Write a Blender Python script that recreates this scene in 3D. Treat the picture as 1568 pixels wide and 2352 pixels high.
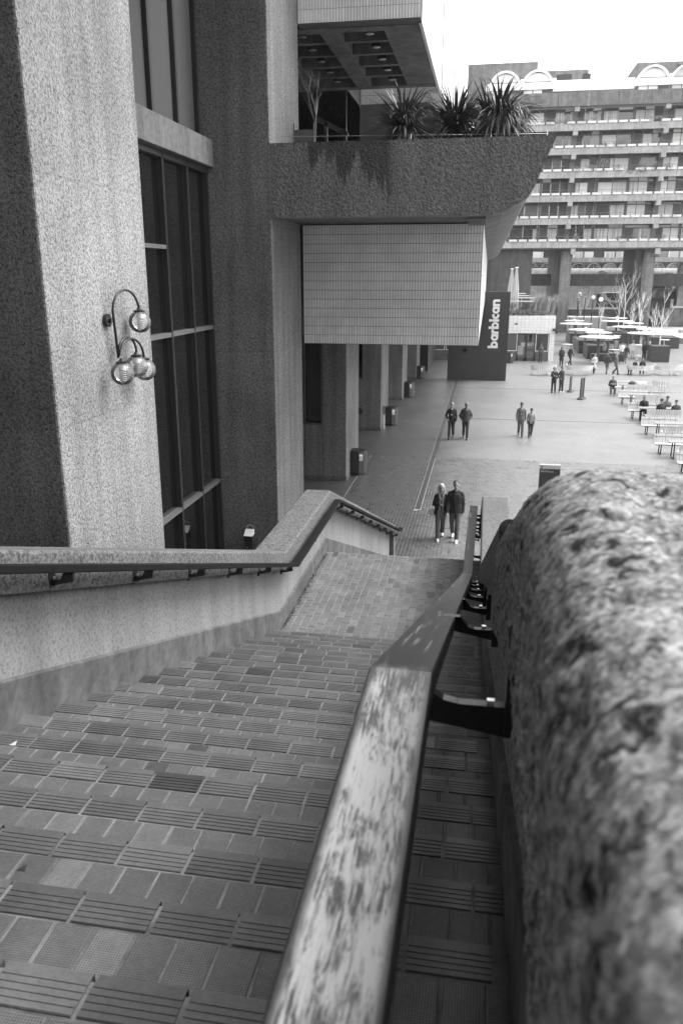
import bpy, bmesh, math, random
from math import sin, cos, pi, radians, atan, hypot, tan
from mathutils import Vector, Matrix, noise
random.seed(7)
for o in list(bpy.data.objects): bpy.data.objects.remove(o)
SC = bpy.context.scene
COL = SC.collection

# ------------------------------------------------------------ camera, sky, sun, exposure
CAMZ = 7.6
PITCH, YAW = radians(16.564), radians(10.0156)
cam = bpy.data.cameras.new('camera'); camo = bpy.data.objects.new('camera', cam); COL.objects.link(camo)
camo.location = (0, 0, CAMZ); camo.rotation_euler = (radians(90) - PITCH, 0, YAW)
cam.sensor_fit = 'VERTICAL'; cam.sensor_height = 36; cam.sensor_width = 24; cam.lens = 28
cam.clip_start = 0.03; cam.clip_end = 3000
cam.dof.use_dof = True; cam.dof.focus_distance = 9.0; cam.dof.aperture_fstop = 5.6
SC.camera = camo
W = bpy.data.worlds.new('World'); SC.world = W; W.use_nodes = True
nt = W.node_tree; nt.nodes.clear()
sky = nt.nodes.new('ShaderNodeTexSky'); sky.sky_type = 'NISHITA'; sky.sun_disc = False
SUN_EL, SUN_AZ = radians(52), radians(68)      # azimuth measured clockwise from +Y
sky.sun_elevation = SUN_EL; sky.sun_rotation = SUN_AZ; sky.air_density = 1.0; sky.dust_density = 3.0
bw = nt.nodes.new('ShaderNodeRGBToBW')          # a monochrome photograph
clamp = nt.nodes.new('ShaderNodeMath'); clamp.operation = 'MINIMUM'; clamp.inputs[1].default_value = 9.0
mul = nt.nodes.new('ShaderNodeMath'); mul.operation = 'MULTIPLY_ADD'; mul.inputs[1].default_value = 0.35; mul.inputs[2].default_value = 6.2
bg = nt.nodes.new('ShaderNodeBackground'); bg.inputs[1].default_value = 0.12
wo = nt.nodes.new('ShaderNodeOutputWorld')
nt.links.new(sky.outputs[0], bw.inputs[0]); nt.links.new(bw.outputs[0], clamp.inputs[0]); nt.links.new(clamp.outputs[0], mul.inputs[0])
nt.links.new(mul.outputs[0], bg.inputs[0]); nt.links.new(bg.outputs[0], wo.inputs[0])
sl = bpy.data.lights.new('sun', 'SUN'); sl.energy = 1.15; sl.angle = radians(25)
so = bpy.data.objects.new('sun', sl); COL.objects.link(so)
sd = Vector((sin(SUN_AZ) * cos(SUN_EL), cos(SUN_AZ) * cos(SUN_EL), sin(SUN_EL)))
so.rotation_euler = sd.to_track_quat('Z', 'Y').to_euler()
SC.view_settings.view_transform = 'Standard'; SC.view_settings.look = 'None'
SC.view_settings.exposure = 1.8; SC.view_settings.gamma = 1.0; SC.view_settings.use_curve_mapping = False
SC.render.engine = 'CYCLES'

# ------------------------------------------------------------ survey helpers: a sight line met with a known plane
F_, CX_, CY_ = 1829.0, 784.0, 1176.0
def sight(x, y):
    u, v = (x - CX_) / F_, (y - CY_) / F_
    d = Vector((u, cos(PITCH) - sin(PITCH) * v, -sin(PITCH) - cos(PITCH) * v))
    c, s = cos(YAW), sin(YAW)
    return Vector((c * d.x - s * d.y, s * d.x + c * d.y, d.z))
def G(x, y, z=0.0):
    d = sight(x, y); t = (z - CAMZ) / d.z
    return Vector((d.x * t, d.y * t, z))
def P(x, y, Y):
    d = sight(x, y); t = Y / d.y
    return Vector((d.x * t, Y, CAMZ + d.z * t))

# ------------------------------------------------------------ scene helpers
class MB:
    def __init__(s): s.v = []; s.f = []; s.mi = []; s.cur = 0
    def face(s, idx): s.f.append(idx); s.mi.append(s.cur)
    def poly(s, pts):
        n = len(s.v); s.v += [tuple(p) for p in pts]; s.face(list(range(n, n + len(pts))))
    def box(s, x0, x1, y0, y1, z0, z1):
        n = len(s.v)
        s.v += [(x0,y0,z0),(x1,y0,z0),(x1,y1,z0),(x0,y1,z0),(x0,y0,z1),(x1,y0,z1),(x1,y1,z1),(x0,y1,z1)]
        for q in ((0,3,2,1),(4,5,6,7),(0,1,5,4),(1,2,6,5),(2,3,7,6),(3,0,4,7)): s.face([n + i for i in q])
    def hexa(s, p):      # 8 points ordered as box
        n = len(s.v); s.v += [tuple(q) for q in p]
        for q in ((0,3,2,1),(4,5,6,7),(0,1,5,4),(1,2,6,5),(2,3,7,6),(3,0,4,7)): s.face([n + i for i in q])
    def rings(s, rings, caps=True, closed=True):
        base = len(s.v); m = len(rings[0])
        for r in rings: s.v += [tuple(p) for p in r]
        for i in range(len(rings) - 1):
            for j in range(m if closed else m - 1):
                a = base + i * m + j; b = base + i * m + (j + 1) % m
                s.face([a, b, b + m, a + m])
        if caps:
            s.face([base + j for j in reversed(range(m))]); e = base + (len(rings) - 1) * m
            s.face([e + j for j in range(m)])
    def tube(s, pts, r, n=8, caps=True):
        pts = [Vector(p) for p in pts]
        if not isinstance(r, (list, tuple)): r = [r] * len(pts)
        R = []; up = None
        for i, p in enumerate(pts):
            t = (pts[min(i + 1, len(pts) - 1)] - pts[max(i - 1, 0)]).normalized()
            if up is None: up = Vector((0, 0, 1)) if abs(t.z) < .9 else Vector((1, 0, 0))
            a = t.cross(up).normalized(); b = a.cross(t).normalized(); up = b
            R.append([p + (a * cos(2*pi*k/n) + b * sin(2*pi*k/n)) * r[i] for k in range(n)])
        s.rings(R, caps)
    def lathe(s, prof, n=16, c=(0, 0, 0)):
        R = [[(c[0] + r * cos(2*pi*k/n), c[1] + r * sin(2*pi*k/n), c[2] + z) for k in range(n)] for r, z in prof]
        s.rings(R, True)
    def extrude_y(s, prof, y0, y1):      # prof: (x, z)
        s.rings([[(x, y0, z) for x, z in prof], [(x, y1, z) for x, z in prof]])
    def build(s, name, m=None, parent=None, smooth=False, loc=None):
        me = bpy.data.meshes.new(name); me.from_pydata(s.v, [], s.f)
        ms = m if isinstance(m, (list, tuple)) else [m]
        for x in ms:
            if x: me.materials.append(x)
        if len(ms) > 1:
            for p, i in zip(me.polygons, s.mi): p.material_index = i
        bm = bmesh.new(); bm.from_mesh(me); bmesh.ops.recalc_face_normals(bm, faces=bm.faces); bm.to_mesh(me); bm.free()
        if smooth: me.polygons.foreach_set('use_smooth', [True] * len(me.polygons))
        o = bpy.data.objects.new(name, me); COL.objects.link(o)
        if parent: o.parent = parent
        if loc is not None: o.location = loc
        return o
def B(name, m, parent, *bx, bev=0):
    b = MB()
    for q in bx: b.box(*q)
    o = b.build(name, m, parent)
    if bev: bevel(o, bev)
    return o
def bevel(o, w, seg=2):
    md = o.modifiers.new('bevel', 'BEVEL'); md.width = w; md.segments = seg; md.limit_method = 'ANGLE'; return o
def empty(name, loc=(0, 0, 0), rz=0):
    o = bpy.data.objects.new(name, None); o.location = loc; o.rotation_euler = (0, 0, rz); o.empty_display_size = .2
    COL.objects.link(o); return o
def tag(o, label=None, cat=None, group=None, kind=None):
    if label: o['label'] = label
    if cat: o['category'] = cat
    if group: o['group'] = group
    if kind: o['kind'] = kind
    return o
def inst(src, parent=None, loc=(0, 0, 0), rot=(0, 0, 0), scale=None, name=None):
    o = bpy.data.objects.new(name or src.name.split('.')[0], src if isinstance(src, bpy.types.Mesh) else src.data); COL.objects.link(o)
    o.location = loc; o.rotation_euler = rot
    if scale: o.scale = scale
    if parent: o.parent = parent
    return o
def kids(o): return [c for c in COL.objects if c.parent == o]
def copy_tree(o, parent=None):
    c = o.copy(); COL.objects.link(c)
    if parent is not None: c.parent = parent
    for ch in kids(o): copy_tree(ch, c)
    return c

# ------------------------------------------------------------ materials (all neutral: the photograph is black and white)
def grey(v): return (v, v, v, 1)
class N:
    def __init__(s, name):
        s.m = bpy.data.materials.new(name); s.m.use_nodes = True; s.t = s.m.node_tree; s.b = s.t.nodes['Principled BSDF']
        s.pos = None
    def n(s, k, **kw):
        q = s.t.nodes.new(k)
        for a, b in kw.items(): setattr(q, a, b)
        return q
    def l(s, a, b): s.t.links.new(a, b)
    def coord(s, obj=False):
        if obj: return s.n('ShaderNodeTexCoord').outputs['Object']
        return s.n('ShaderNodeNewGeometry').outputs['Position']
    def map(s, c, scale=(1, 1, 1), loc=(0, 0, 0), rot=(0, 0, 0)):
        q = s.n('ShaderNodeMapping'); q.inputs['Scale'].default_value = scale; q.inputs['Location'].default_value = loc; q.inputs['Rotation'].default_value = rot
        s.l(c, q.inputs['Vector']); return q.outputs[0]
    def noise(s, c, scale, detail=3, rough=.55, dist=0):
        q = s.n('ShaderNodeTexNoise'); q.inputs['Scale'].default_value = scale; q.inputs['Detail'].default_value = detail
        q.inputs['Roughness'].default_value = rough; q.inputs['Distortion'].default_value = dist
        s.l(c, q.inputs['Vector']); return q.outputs[0]
    def voro(s, c, scale, feature='F1', rand=1):
        q = s.n('ShaderNodeTexVoronoi', feature=feature); q.inputs['Scale'].default_value = scale; q.inputs['Randomness'].default_value = rand
        s.l(c, q.inputs['Vector']); return q.outputs[0]
    def ramp(s, f, stops, interp='LINEAR'):
        q = s.n('ShaderNodeValToRGB'); e = q.color_ramp.elements; q.color_ramp.interpolation = interp
        while len(e) < len(stops): e.new(.5)
        for a, (p, v) in zip(e, stops): a.position = p; a.color = grey(v)
        s.l(f, q.inputs[0]); return q.outputs[0]
    def math(s, op, a, b=None, c=None):
        q = s.n('ShaderNodeMath', operation=op)
        for i, x in enumerate((a, b, c)):
            if x is None: continue
            if isinstance(x, (int, float)): q.inputs[i].default_value = x
            else: s.l(x, q.inputs[i])
        return q.outputs[0]
    def mix(s, f, a, b):
        q = s.n('ShaderNodeMix'); 
        for i, x in ((0, f), (2, a), (3, b)):
            if isinstance(x, (int, float)): q.inputs[i].default_value = x
            else: s.l(x, q.inputs[i])
        return q.outputs[0]
    def base(s, x):
        if isinstance(x, (int, float)): s.b.inputs['Base Color'].default_value = grey(x)
        else: s.l(x, s.b.inputs['Base Color'])
    def rough(s, x):
        if isinstance(x, (int, float)): s.b.inputs['Roughness'].default_value = x
        else: s.l(x, s.b.inputs['Roughness'])
    def bump(s, h, strength=.5, dist=.01):
        q = s.n('ShaderNodeBump'); q.inputs['Strength'].default_value = strength; q.inputs['Distance'].default_value = dist
        if s.b.inputs['Normal'].is_linked: s.l(s.b.inputs['Normal'].links[0].from_socket, q.inputs['Normal'])
        s.l(h, q.inputs['Height']); s.l(q.outputs[0], s.b.inputs['Normal'])
def simple(name, v, rough=.6, var=0, scale=6, bump=0, bscale=40, obj=False, spec=.5, metal=0, rnd=0):
    k = N(name); c = k.coord(obj) if (var or bump) else None; col = v
    if var: col = k.ramp(k.noise(c, scale, 5, .65), [(.3, max(0, v * (1 - var))), (.7, v * (1 + var))])
    if rnd:
        r = k.n('ShaderNodeObjectInfo').outputs['Random']; r = k.math('MULTIPLY_ADD', r, rnd * 2, 1 - rnd)
        col = k.math('MULTIPLY', col, r)
    k.base(col); k.rough(rough); k.b.inputs['Specular IOR Level'].default_value = spec; k.b.inputs['Metallic'].default_value = metal
    if bump: k.bump(k.noise(c, bscale, 4, .6), bump, .01)
    return k.m
M = {}
def concrete(name, v, pit, s1, s2, bstr, bdist, stain=.12, contrast=(.36, .6), spec=.3, streak=0, rough=.85, lift=0):
    """bush hammered aggregate: pits, chips and broad weather stains"""
    k = N(name); c = k.coord()
    n1 = k.noise(c, s1, 3, .6, .3); n2 = k.noise(c, s2, 4, .7)
    vo = k.voro(c, s1 * 1.7)
    h = k.math('ADD', k.math('MULTIPLY_ADD', n1, .5, k.math('MULTIPLY', n2, .3)), k.math('MULTIPLY', vo, .16))
    sp = k.ramp(h, [(contrast[0], pit), (contrast[1], v)])  # pits darkened in the colour to strengthen the relief shading
    big = k.ramp(k.noise(c, .55, 5, .65), [(.3, 1 - stain), (.7, 1 + stain * .4)])
    col = k.math('MULTIPLY', sp, big)
    if streak:
        st = k.ramp(k.noise(k.map(c, (3.2, 3.2, .22)), 1.0, 4, .6), [(.35, 1 - streak), (.6, 1.0)])
        col = k.math('MULTIPLY', col, st)
    if lift:
        sep = k.n('ShaderNodeSeparateXYZ'); k.l(c, sep.inputs[0]); fz = k.math('FRACT', k.math('MULTIPLY', sep.outputs[2], 1 / lift))
        col = k.math('MULTIPLY', col, k.ramp(fz, [(0, .8), (.012, 1.0), (.5, .96), (1, 1.04)]))
    k.base(col); k.rough(rough); k.b.inputs['Specular IOR Level'].default_value = spec
    k.bump(h, bstr, bdist); return k.m
M['conc'] = concrete('bush_hammered_concrete', .36, .10, 24, 60, 1.0, .03, .3, (.36, .54), streak=.22, lift=2.9)
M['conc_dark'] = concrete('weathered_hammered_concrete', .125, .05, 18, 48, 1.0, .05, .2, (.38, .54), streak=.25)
M['conc_beam'] = concrete('hammered_balcony_concrete', .27, .09, 14, 40, 1.0, .09, .18, (.38, .55), streak=.3)
M['conc_par'] = concrete('parapet_concrete', .22, .06, 38, 110, .9, .012, .18)
M['conc_mid'] = concrete('pier_hammered_concrete', .25, .085, 20, 52, 1.0, .04, .25, (.38, .54), streak=.28, lift=2.9)
M['conc_parl'] = concrete('left_parapet_concrete', .19, .045, 34, 100, 1.0, .014, .25, (.38, .55))
M['conc_near'] = concrete('coarse_parapet_concrete', .27, .04, 24, 90, .8, .02, .15, (.40, .56))
M['conc_wall'] = concrete('stair_wall_concrete', .29, .10, 34, 110, .5, .01, .2, (.3, .5), streak=.2)
M['conc_smooth'] = concrete('board_marked_concrete', .17, .11, 6, 30, .25, .01, .25, streak=.3)
M['skirt'] = concrete('rendered_skirting', .17, .10, 7, 30, .3, .01, .35, streak=.35)
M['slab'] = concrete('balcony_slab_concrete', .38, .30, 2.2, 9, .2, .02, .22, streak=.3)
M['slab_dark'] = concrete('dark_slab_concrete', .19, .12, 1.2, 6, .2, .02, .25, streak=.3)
M['column'] = concrete('column_concrete', .22, .13, 3, 14, .4, .05, .3, streak=.3)
M['white'] = simple('white_render', .8, .6, .05, 2)
M['black_metal'] = simple('black_paint', .018, .38, .3, 30, .12, 60)
M['black_rail'] = simple('black_handrail_paint', .008, .65, .35, 25, .2, 70, spec=.12)
M['frame_dark'] = simple('dark_window_frame', .06, .45)
M['mullion'] = simple('bronze_mullion', .03, .5, spec=.3)
M['transom'] = simple('grey_transom', .11, .5, .2, 20)
M['dark_panel'] = simple('charcoal_panel', .035, .5, .12, 3)
M['letter'] = simple('white_letter', .8, .5)
M['bin'] = simple('charcoal_bin', .035, .45, .15, 8)
M['paper'] = simple('white_label', .75, .7)
M['steel'] = simple('brushed_steel', .6, .28, metal=1)
M['blind'] = simple('window_blind', .6, .7, rnd=.25)
M['timber_black'] = simple('black_stained_timber', .045, .6, .3, 12, .2, 30)
M['slat'] = simple('white_bench_slat', .6, .55, rnd=.06)
M['table_top'] = simple('grey_table_top', .22, .5, .1, 8)
M['disc'] = simple('white_disc', .5, .5)
M['bark_white'] = simple('white_birch_bark', .6, .7, .35, 25)
M['bark'] = simple('grey_bark', .3, .8, .3, 20)
M['grass'] = simple('pale_dry_grass', .35, .8, rnd=.2)
M['ivy'] = simple('dark_ivy', .07, .7)
M['canvas'] = simple('parasol_canvas', .5, .8, .15, 12)
M['gravel'] = simple('pale_gravel', .6, .9, .35, 6, .5, 30)
M['soil'] = simple('soil', .05, .9, .4, 10, .5, 25)
M['grille'] = simple('drain_grille', .05, .5)
M['tilewhite'] = simple('glazed_white_tile', .78, .28, .14, 1.1, rnd=.06)
M['dark'] = simple('dark_interior', .02, .8)
M['blade'] = concrete('shaded_blade_concrete', .085, .06, 1.2, 6, .2, .02, .25, streak=.3)  # darker copy of slab_dark: shade beneath the block put into the colour
M['mortar'] = simple('mortar', .30, .9, .3, 30, .4, 120)
M['mortar_stair'] = simple('stair_mortar', .15, .9, .55, 5, .5, 120)
M['mortar_dark'] = simple('tile_grout', .09, .9)
def glass(name, v, rough, spec=.8, rnd=0):
    k = N(name)
    if rnd:
        r = k.n('ShaderNodeObjectInfo').outputs['Random']; k.base(k.ramp(r, [(.0, v * .5), (.7, v), (1, v * 2.4)]))
    else: k.base(v)
    k.rough(rough); k.b.inputs['Specular IOR Level'].default_value = spec; k.b.inputs['IOR'].default_value = 1.5; return k.m
M['glass'] = glass('dark_tinted_glass', .006, .03)
M['glass'].node_tree.nodes['Principled BSDF'].inputs['IOR'].default_value = 2.1
M['glass_up'] = glass('grey_glass', .10, .06)  # grey base stands in for the reflection on the upper panes
M['pane'] = glass('flat_window_pane', .06, .08, .9, 1)
def curtain():
    k = N('net_curtain'); c = k.coord(); k.base(k.ramp(k.noise(k.map(c, (7, 7, .1)), 1, 2), [(.35, .28), (.65, .62)])); k.rough(.8); return k.m
M['curtain'] = curtain()
def clear_glass():
    k = N('clear_globe_glass'); tr = k.n('ShaderNodeBsdfTransparent'); gl = k.n('ShaderNodeBsdfGlossy'); gl.inputs['Roughness'].default_value = .04
    df = k.n('ShaderNodeBsdfDiffuse'); df.inputs[0].default_value = grey(.8)
    fr = k.n('ShaderNodeFresnel'); fr.inputs[0].default_value = 1.45; mx = k.n('ShaderNodeMixShader'); m2 = k.n('ShaderNodeMixShader'); m2.inputs[0].default_value = .15
    k.l(tr.outputs[0], m2.inputs[1]); k.l(df.outputs[0], m2.inputs[2])
    k.l(fr.outputs[0], mx.inputs[0]); k.l(m2.outputs[0], mx.inputs[1]); k.l(gl.outputs[0], mx.inputs[2])
    k.l(mx.outputs[0], k.t.nodes['Material Output'].inputs[0]); return k.m
M['globe'] = clear_glass()
def arcade_shade(k, c, col):
    """darkens the paving colour beside the arcade, standing in for shade"""
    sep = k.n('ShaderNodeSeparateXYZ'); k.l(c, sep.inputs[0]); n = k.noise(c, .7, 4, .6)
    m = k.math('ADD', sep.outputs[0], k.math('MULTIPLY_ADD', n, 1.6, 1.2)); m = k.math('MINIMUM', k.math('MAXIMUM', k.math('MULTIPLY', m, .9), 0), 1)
    return k.math('MULTIPLY', col, k.math('MULTIPLY_ADD', m, .55, .45))  # shade of the sheltered side painted into the paving colour
def clay(name, v, rough, grid=False, var=.18):
    """hard clay stair tile; grid = moulded pimples"""
    k = N(name); c = k.coord(True); w = k.coord()
    r = k.n('ShaderNodeObjectInfo').outputs['Random']
    tone = k.ramp(r, [(0, v * .5), (.05, v * (1 - var)), (.5, v), (.93, v * (1 + var)), (1, v * (1 + var * 3))])
    col = k.math('MULTIPLY', tone, k.ramp(k.noise(w, 3.2, 6, .7), [(.3, .72), (.7, 1.2)]))
    col = k.math('MULTIPLY', col, k.ramp(k.noise(w, 60, 3, .7), [(.3, .85), (.7, 1.15)]))
    if grid:
        sep = k.n('ShaderNodeSeparateXYZ'); k.l(c, sep.inputs[0])
        sx = k.math('SINE', k.math('MULTIPLY', sep.outputs[0], 2 * pi / .0074)); sy = k.math('SINE', k.math('MULTIPLY', sep.outputs[1], 2 * pi / .0074))
        g = k.math('MAXIMUM', sx, sy); g2 = k.ramp(g, [(.2, 1.0), (.9, .0)])
        col = k.math('MULTIPLY', col, k.ramp(g, [(.3, .8), (.95, 1.9)]))
        k.bump(g2, .8, .003)
    if name == 'plaza_brick': col = arcade_shade(k, w, col)
    k.base(col); k.rough(k.ramp(k.noise(w, 2.1, 4, .6), [(.35, rough - .04), (.65, rough + .12)])); k.b.inputs['Specular IOR Level'].default_value = .95 if rough < .3 else .45
    k.bump(k.noise(w, 90, 3, .6), .25, .003); return k.m
M['clay'] = clay('stair_clay_tile', .095, .42)
M['clay_grid'] = clay('stair_grid_tile', .095, .45, True, .12)
M['brick'] = clay('paving_brick', .135, .42, var=.1)
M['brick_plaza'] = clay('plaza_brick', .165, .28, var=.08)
def plaza_mat():
    k = N('plaza_paving'); c = k.coord()
    rot = k.map(c, (1, 1, 1), (0, 0, 0), (0, 0, radians(90)))
    br = k.n('ShaderNodeTexBrick'); br.offset = .5; br.inputs['Scale'].default_value = 1; br.inputs['Brick Width'].default_value = .225; br.inputs['Row Height'].default_value = .112
    br.inputs['Mortar Size'].default_value = .007; br.inputs['Mortar Smooth'].default_value = .3
    br.inputs['Color1'].default_value = grey(.155); br.inputs['Color2'].default_value = grey(.19); br.inputs['Mortar'].default_value = grey(.30)
    k.l(rot, br.inputs['Vector'])
    bwn = k.n('ShaderNodeRGBToBW'); k.l(br.outputs[0], bwn.inputs[0])
    col = k.math('MULTIPLY', bwn.outputs[0], k.ramp(k.noise(c, .22, 6, .6), [(.3, .86), (.7, 1.1)]))
    col = arcade_shade(k, c, col)
    k.base(col); k.rough(k.ramp(k.noise(c, .5, 5, .65), [(.3, .33), (.7, .42)])); k.b.inputs['Specular IOR Level'].default_value = 1.0
    k.bump(br.outputs['Fac'], .35, -.004); return k.m
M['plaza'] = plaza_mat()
def tilewall(name, v, w=.0742, h=.2369, axis='X'):
    k = N(name); c = k.coord(); sep = k.n('ShaderNodeSeparateXYZ'); k.l(c, sep.inputs[0]); cb = k.n('ShaderNodeCombineXYZ')
    k.l(sep.outputs[1 if axis == 'X' else 0], cb.inputs[0]); k.l(sep.outputs[2], cb.inputs[1])
    br = k.n('ShaderNodeTexBrick'); br.offset = 0; br.inputs['Scale'].default_value = 1; br.inputs['Brick Width'].default_value = w; br.inputs['Row Height'].default_value = h
    br.inputs['Mortar Size'].default_value = .006; br.inputs['Color1'].default_value = grey(v); br.inputs['Color2'].default_value = grey(v * .93); br.inputs['Mortar'].default_value = grey(.25)
    k.l(cb.outputs[0], br.inputs['Vector']); k.l(br.outputs[0], k.b.inputs['Base Color']); k.rough(.3); k.bump(br.outputs['Fac'], .4, -.004); return k.m
M['tilewall'] = tilewall('white_tiled_wall', .6)
M['tilewall_y'] = tilewall('white_tiled_front', .78, axis='Y')
def handrail_mat():
    k = N('worn_black_handrail'); c = k.coord(); sep = k.n('ShaderNodeSeparateXYZ'); k.l(c, sep.inputs[0])
    gr = k.noise(k.map(c, (190, 16, 30)), 1, 8, .82, .6); br = k.noise(k.map(c, (14, 6, 10)), 1, 4, .65, .6)
    h = k.math('MULTIPLY_ADD', gr, .7, k.math('MULTIPLY', br, .4))
    worn = k.ramp(h, [(.50, .04), (.575, 1)])
    # the level run at the stair head is worn through to bare pale metal, further down only in patches
    y = k.math('MULTIPLY_ADD', sep.outputs[1], -8, 11.6); y = k.math('MINIMUM', k.math('MAXIMUM', y, 0), 1)
    nz = k.n('ShaderNodeNewGeometry').outputs['Normal']; s2 = k.n('ShaderNodeSeparateXYZ'); k.l(nz, s2.inputs[0])
    top = k.ramp(s2.outputs[2], [(.6, 0), (.8, 1)])
    f = k.math('MULTIPLY', k.math('MULTIPLY', worn, y), top)
    pat = k.math('MULTIPLY', k.ramp(k.noise(k.map(c, (60, 3, 3)), 1, 4, .6), [(.55, 0), (.66, .35)]), top)
    f = k.math('MAXIMUM', f, pat)
    sx = k.math('ABSOLUTE', k.math('ADD', sep.outputs[0], .128)); f = k.math('MULTIPLY', f, k.ramp(k.math('MULTIPLY_ADD', gr, .02, sx), [(.056, 1), (.066, 0)]))
    k.base(k.mix(f, .025, .46)); k.rough(k.mix(f, .28, .5)); k.bump(h, .5, .002); k.b.inputs['Specular IOR Level'].default_value = .5
    return k.m
M['rail_worn'] = handrail_mat()
M['drain_edge'] = simple('drain_edge', .3, .6)
M['louvre'] = simple('white_louvre', .55, .5)

def near_stone():
    k = N('exposed_aggregate'); c = k.coord()
    q = k.n('ShaderNodeTexVoronoi'); q.inputs['Scale'].default_value = 150; k.l(c, q.inputs['Vector'])
    w = k.n('ShaderNodeTexVoronoi'); w.inputs['Scale'].default_value = 70; k.l(c, w.inputs['Vector'])
    a = k.n('ShaderNodeRGBToBW'); k.l(q.outputs['Color'], a.inputs[0]); b_ = k.n('ShaderNodeRGBToBW'); k.l(w.outputs['Color'], b_.inputs[0])
    st = k.ramp(a.outputs[0], [(.2, .17), (.5, .29), (.8, .42)]); st2 = k.ramp(b_.outputs[0], [(.25, .7), (.7, 1.1)])
    pit = k.ramp(k.noise(c, 26, 5, .62, .4), [(.36, .13), (.46, 1)]); big = k.ramp(k.noise(c, 38, 5, .7), [(.36, .6), (.58, 1.12)])
    k.base(k.math('MULTIPLY', k.math('MULTIPLY', st, st2), k.math('MULTIPLY', pit, big))); k.rough(1.0); k.b.inputs['Specular IOR Level'].default_value = .1
    k.bump(q.outputs['Distance'], -.6, .008); k.bump(k.noise(c, 80, 5, .7), .5, .005); return k.m
M['stone_near'] = near_stone()
def balcony_face():
    k = N('stained_balcony_concrete'); c = k.coord(); n1 = k.noise(c, 13, 4, .62, .3); vo = k.voro(c, 22)
    h = k.math('MULTIPLY_ADD', n1, .7, k.math('MULTIPLY', vo, .25)); col = k.ramp(h, [(.33, .11), (.6, .24)])  # low spots darkened in the colour, shading for the picked relief
    sep = k.n('ShaderNodeSeparateXYZ'); k.l(c, sep.inputs[0])
    drip = k.noise(k.map(c, (5.5, 1, .35)), 1, 3, .6)                 # runs of damp from the planter lip
    lip = k.math('ADD', k.math('MULTIPLY_ADD', sep.outputs[0], -.36, 8.65), k.math('MULTIPLY_ADD', drip, 2.4, -1.2))
    m = k.math('MULTIPLY', k.math('SUBTRACT', sep.outputs[2], lip), 5); m = k.math('MINIMUM', k.math('MAXIMUM', m, 0), 1)
    inx = k.math('MINIMUM', k.math('MAXIMUM', k.math('MULTIPLY_ADD', sep.outputs[0], -6, -13.0), 0), 1); m = k.math('MULTIPLY', m, inx)
    col = k.math('MULTIPLY', col, k.math('MULTIPLY_ADD', m, -.6, 1))
    col = k.math('MULTIPLY', col, k.ramp(k.noise(k.map(c, (2.5, 1, .3)), 1, 4, .6), [(.3, .8), (.65, 1.08)]))
    k.base(col); k.rough(.88); k.b.inputs['Specular IOR Level'].default_value = .3; k.bump(h, 1.0, .09); return k.m
M['balcony_face'] = balcony_face()
M['trough'] = simple('window_box_white', .55, .6)
# ------------------------------------------------------------ ground
PIER_Y = [-1.5, 8.75, 19.0, 29.35, 39.75, 50.3, 60.8]
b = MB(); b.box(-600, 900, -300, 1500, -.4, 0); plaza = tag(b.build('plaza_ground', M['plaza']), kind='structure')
# drain and cross joints let into the paving
tag(B('drain_channel', M['grille'], None, (-2.06, -1.88, 25.9, 61.3, .001, .0095)), kind='structure')
b = MB()
for x in (-2.078,): b.box(x, x + .014, 25.9, 61.3, .001, .012)
b.build('drain_edge', M['drain_edge'], None)['kind'] = 'structure'
for x0, x1, y in [(-1.85, 15, 32.9), (-1.6, 12, 28.2), (-1.85, 18, 44.2), (-2, 1.5, 25.6), (-1.85, 18, 56.8), (-5, -2, 25.7)]:
    tag(B('expansion_joint', M['grille'], None, (x0, x1, y, y + .035, .001, .0085)), kind='structure')
# near paving: brick by brick
tag(B('paving_mortar', M['mortar'], None, (-4.7, 10.18, 20.64, 34.0, .0005, .0065)), kind='structure')

BRK = MB()
def chamf(mb, sx, sy, sz, c=.006, z0=0):
    mb.rings([[(-sx/2, -sy/2, z0), (sx/2, -sy/2, z0), (sx/2, sy/2, z0), (-sx/2, sy/2, z0)],
              [(-sx/2, -sy/2, sz - c), (sx/2, -sy/2, sz - c), (sx/2, sy/2, sz - c), (-sx/2, sy/2, sz - c)],
              [(-sx/2 + c, -sy/2 + c, sz), (sx/2 - c, -sy/2 + c, sz), (sx/2 - c, sy/2 - c, sz), (-sx/2 + c, sy/2 - c, sz)]])
chamf(BRK, .099, .207, .05, .004)
brick0 = BRK.build('brick', M['brick']); brick_me = brick0.data; bpy.data.objects.remove(brick0)
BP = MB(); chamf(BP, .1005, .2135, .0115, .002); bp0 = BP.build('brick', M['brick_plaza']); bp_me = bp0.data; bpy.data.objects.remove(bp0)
cnt = 0; st = MB()
for r in range(62):
    y = 20.75 + r * .216
    for c in range(-43, 95):
        x = c * .108 + .03; yy = y + (.108 if c % 2 else 0) + random.uniform(-.0008, .0008)
        if -2.10 < x < -1.82 and yy > 25.8: continue
        if cnt < 300 and -2.6 < x < .1:
            inst(bp_me, plaza, (x, yy, random.uniform(-.0006, .0006)), (0, 0, random.uniform(-.01, .01)), name='brick'); cnt += 1
        elif x < -2.6 or x >= .1 or cnt >= 300:
            n = len(st.v); h = .0105 + random.uniform(-.0006, .0006); a, d = .0505, .1065
            st.v += [(x-a, yy-d, .001), (x+a, yy-d, .001), (x+a, yy+d, .001), (x-a, yy+d, .001), (x-a+.002, yy-d+.002, h), (x+a-.002, yy-d+.002, h), (x+a-.002, yy+d-.002, h), (x-a+.002, yy+d-.002, h)]
            for q in ((4,5,6,7),(0,1,5,4),(1,2,6,5),(2,3,7,6),(3,0,4,7)): st.face([n + i for i in q])
o = st.build('brick_field', M['brick_plaza'], plaza); o['kind'] = 'stuff'

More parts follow.
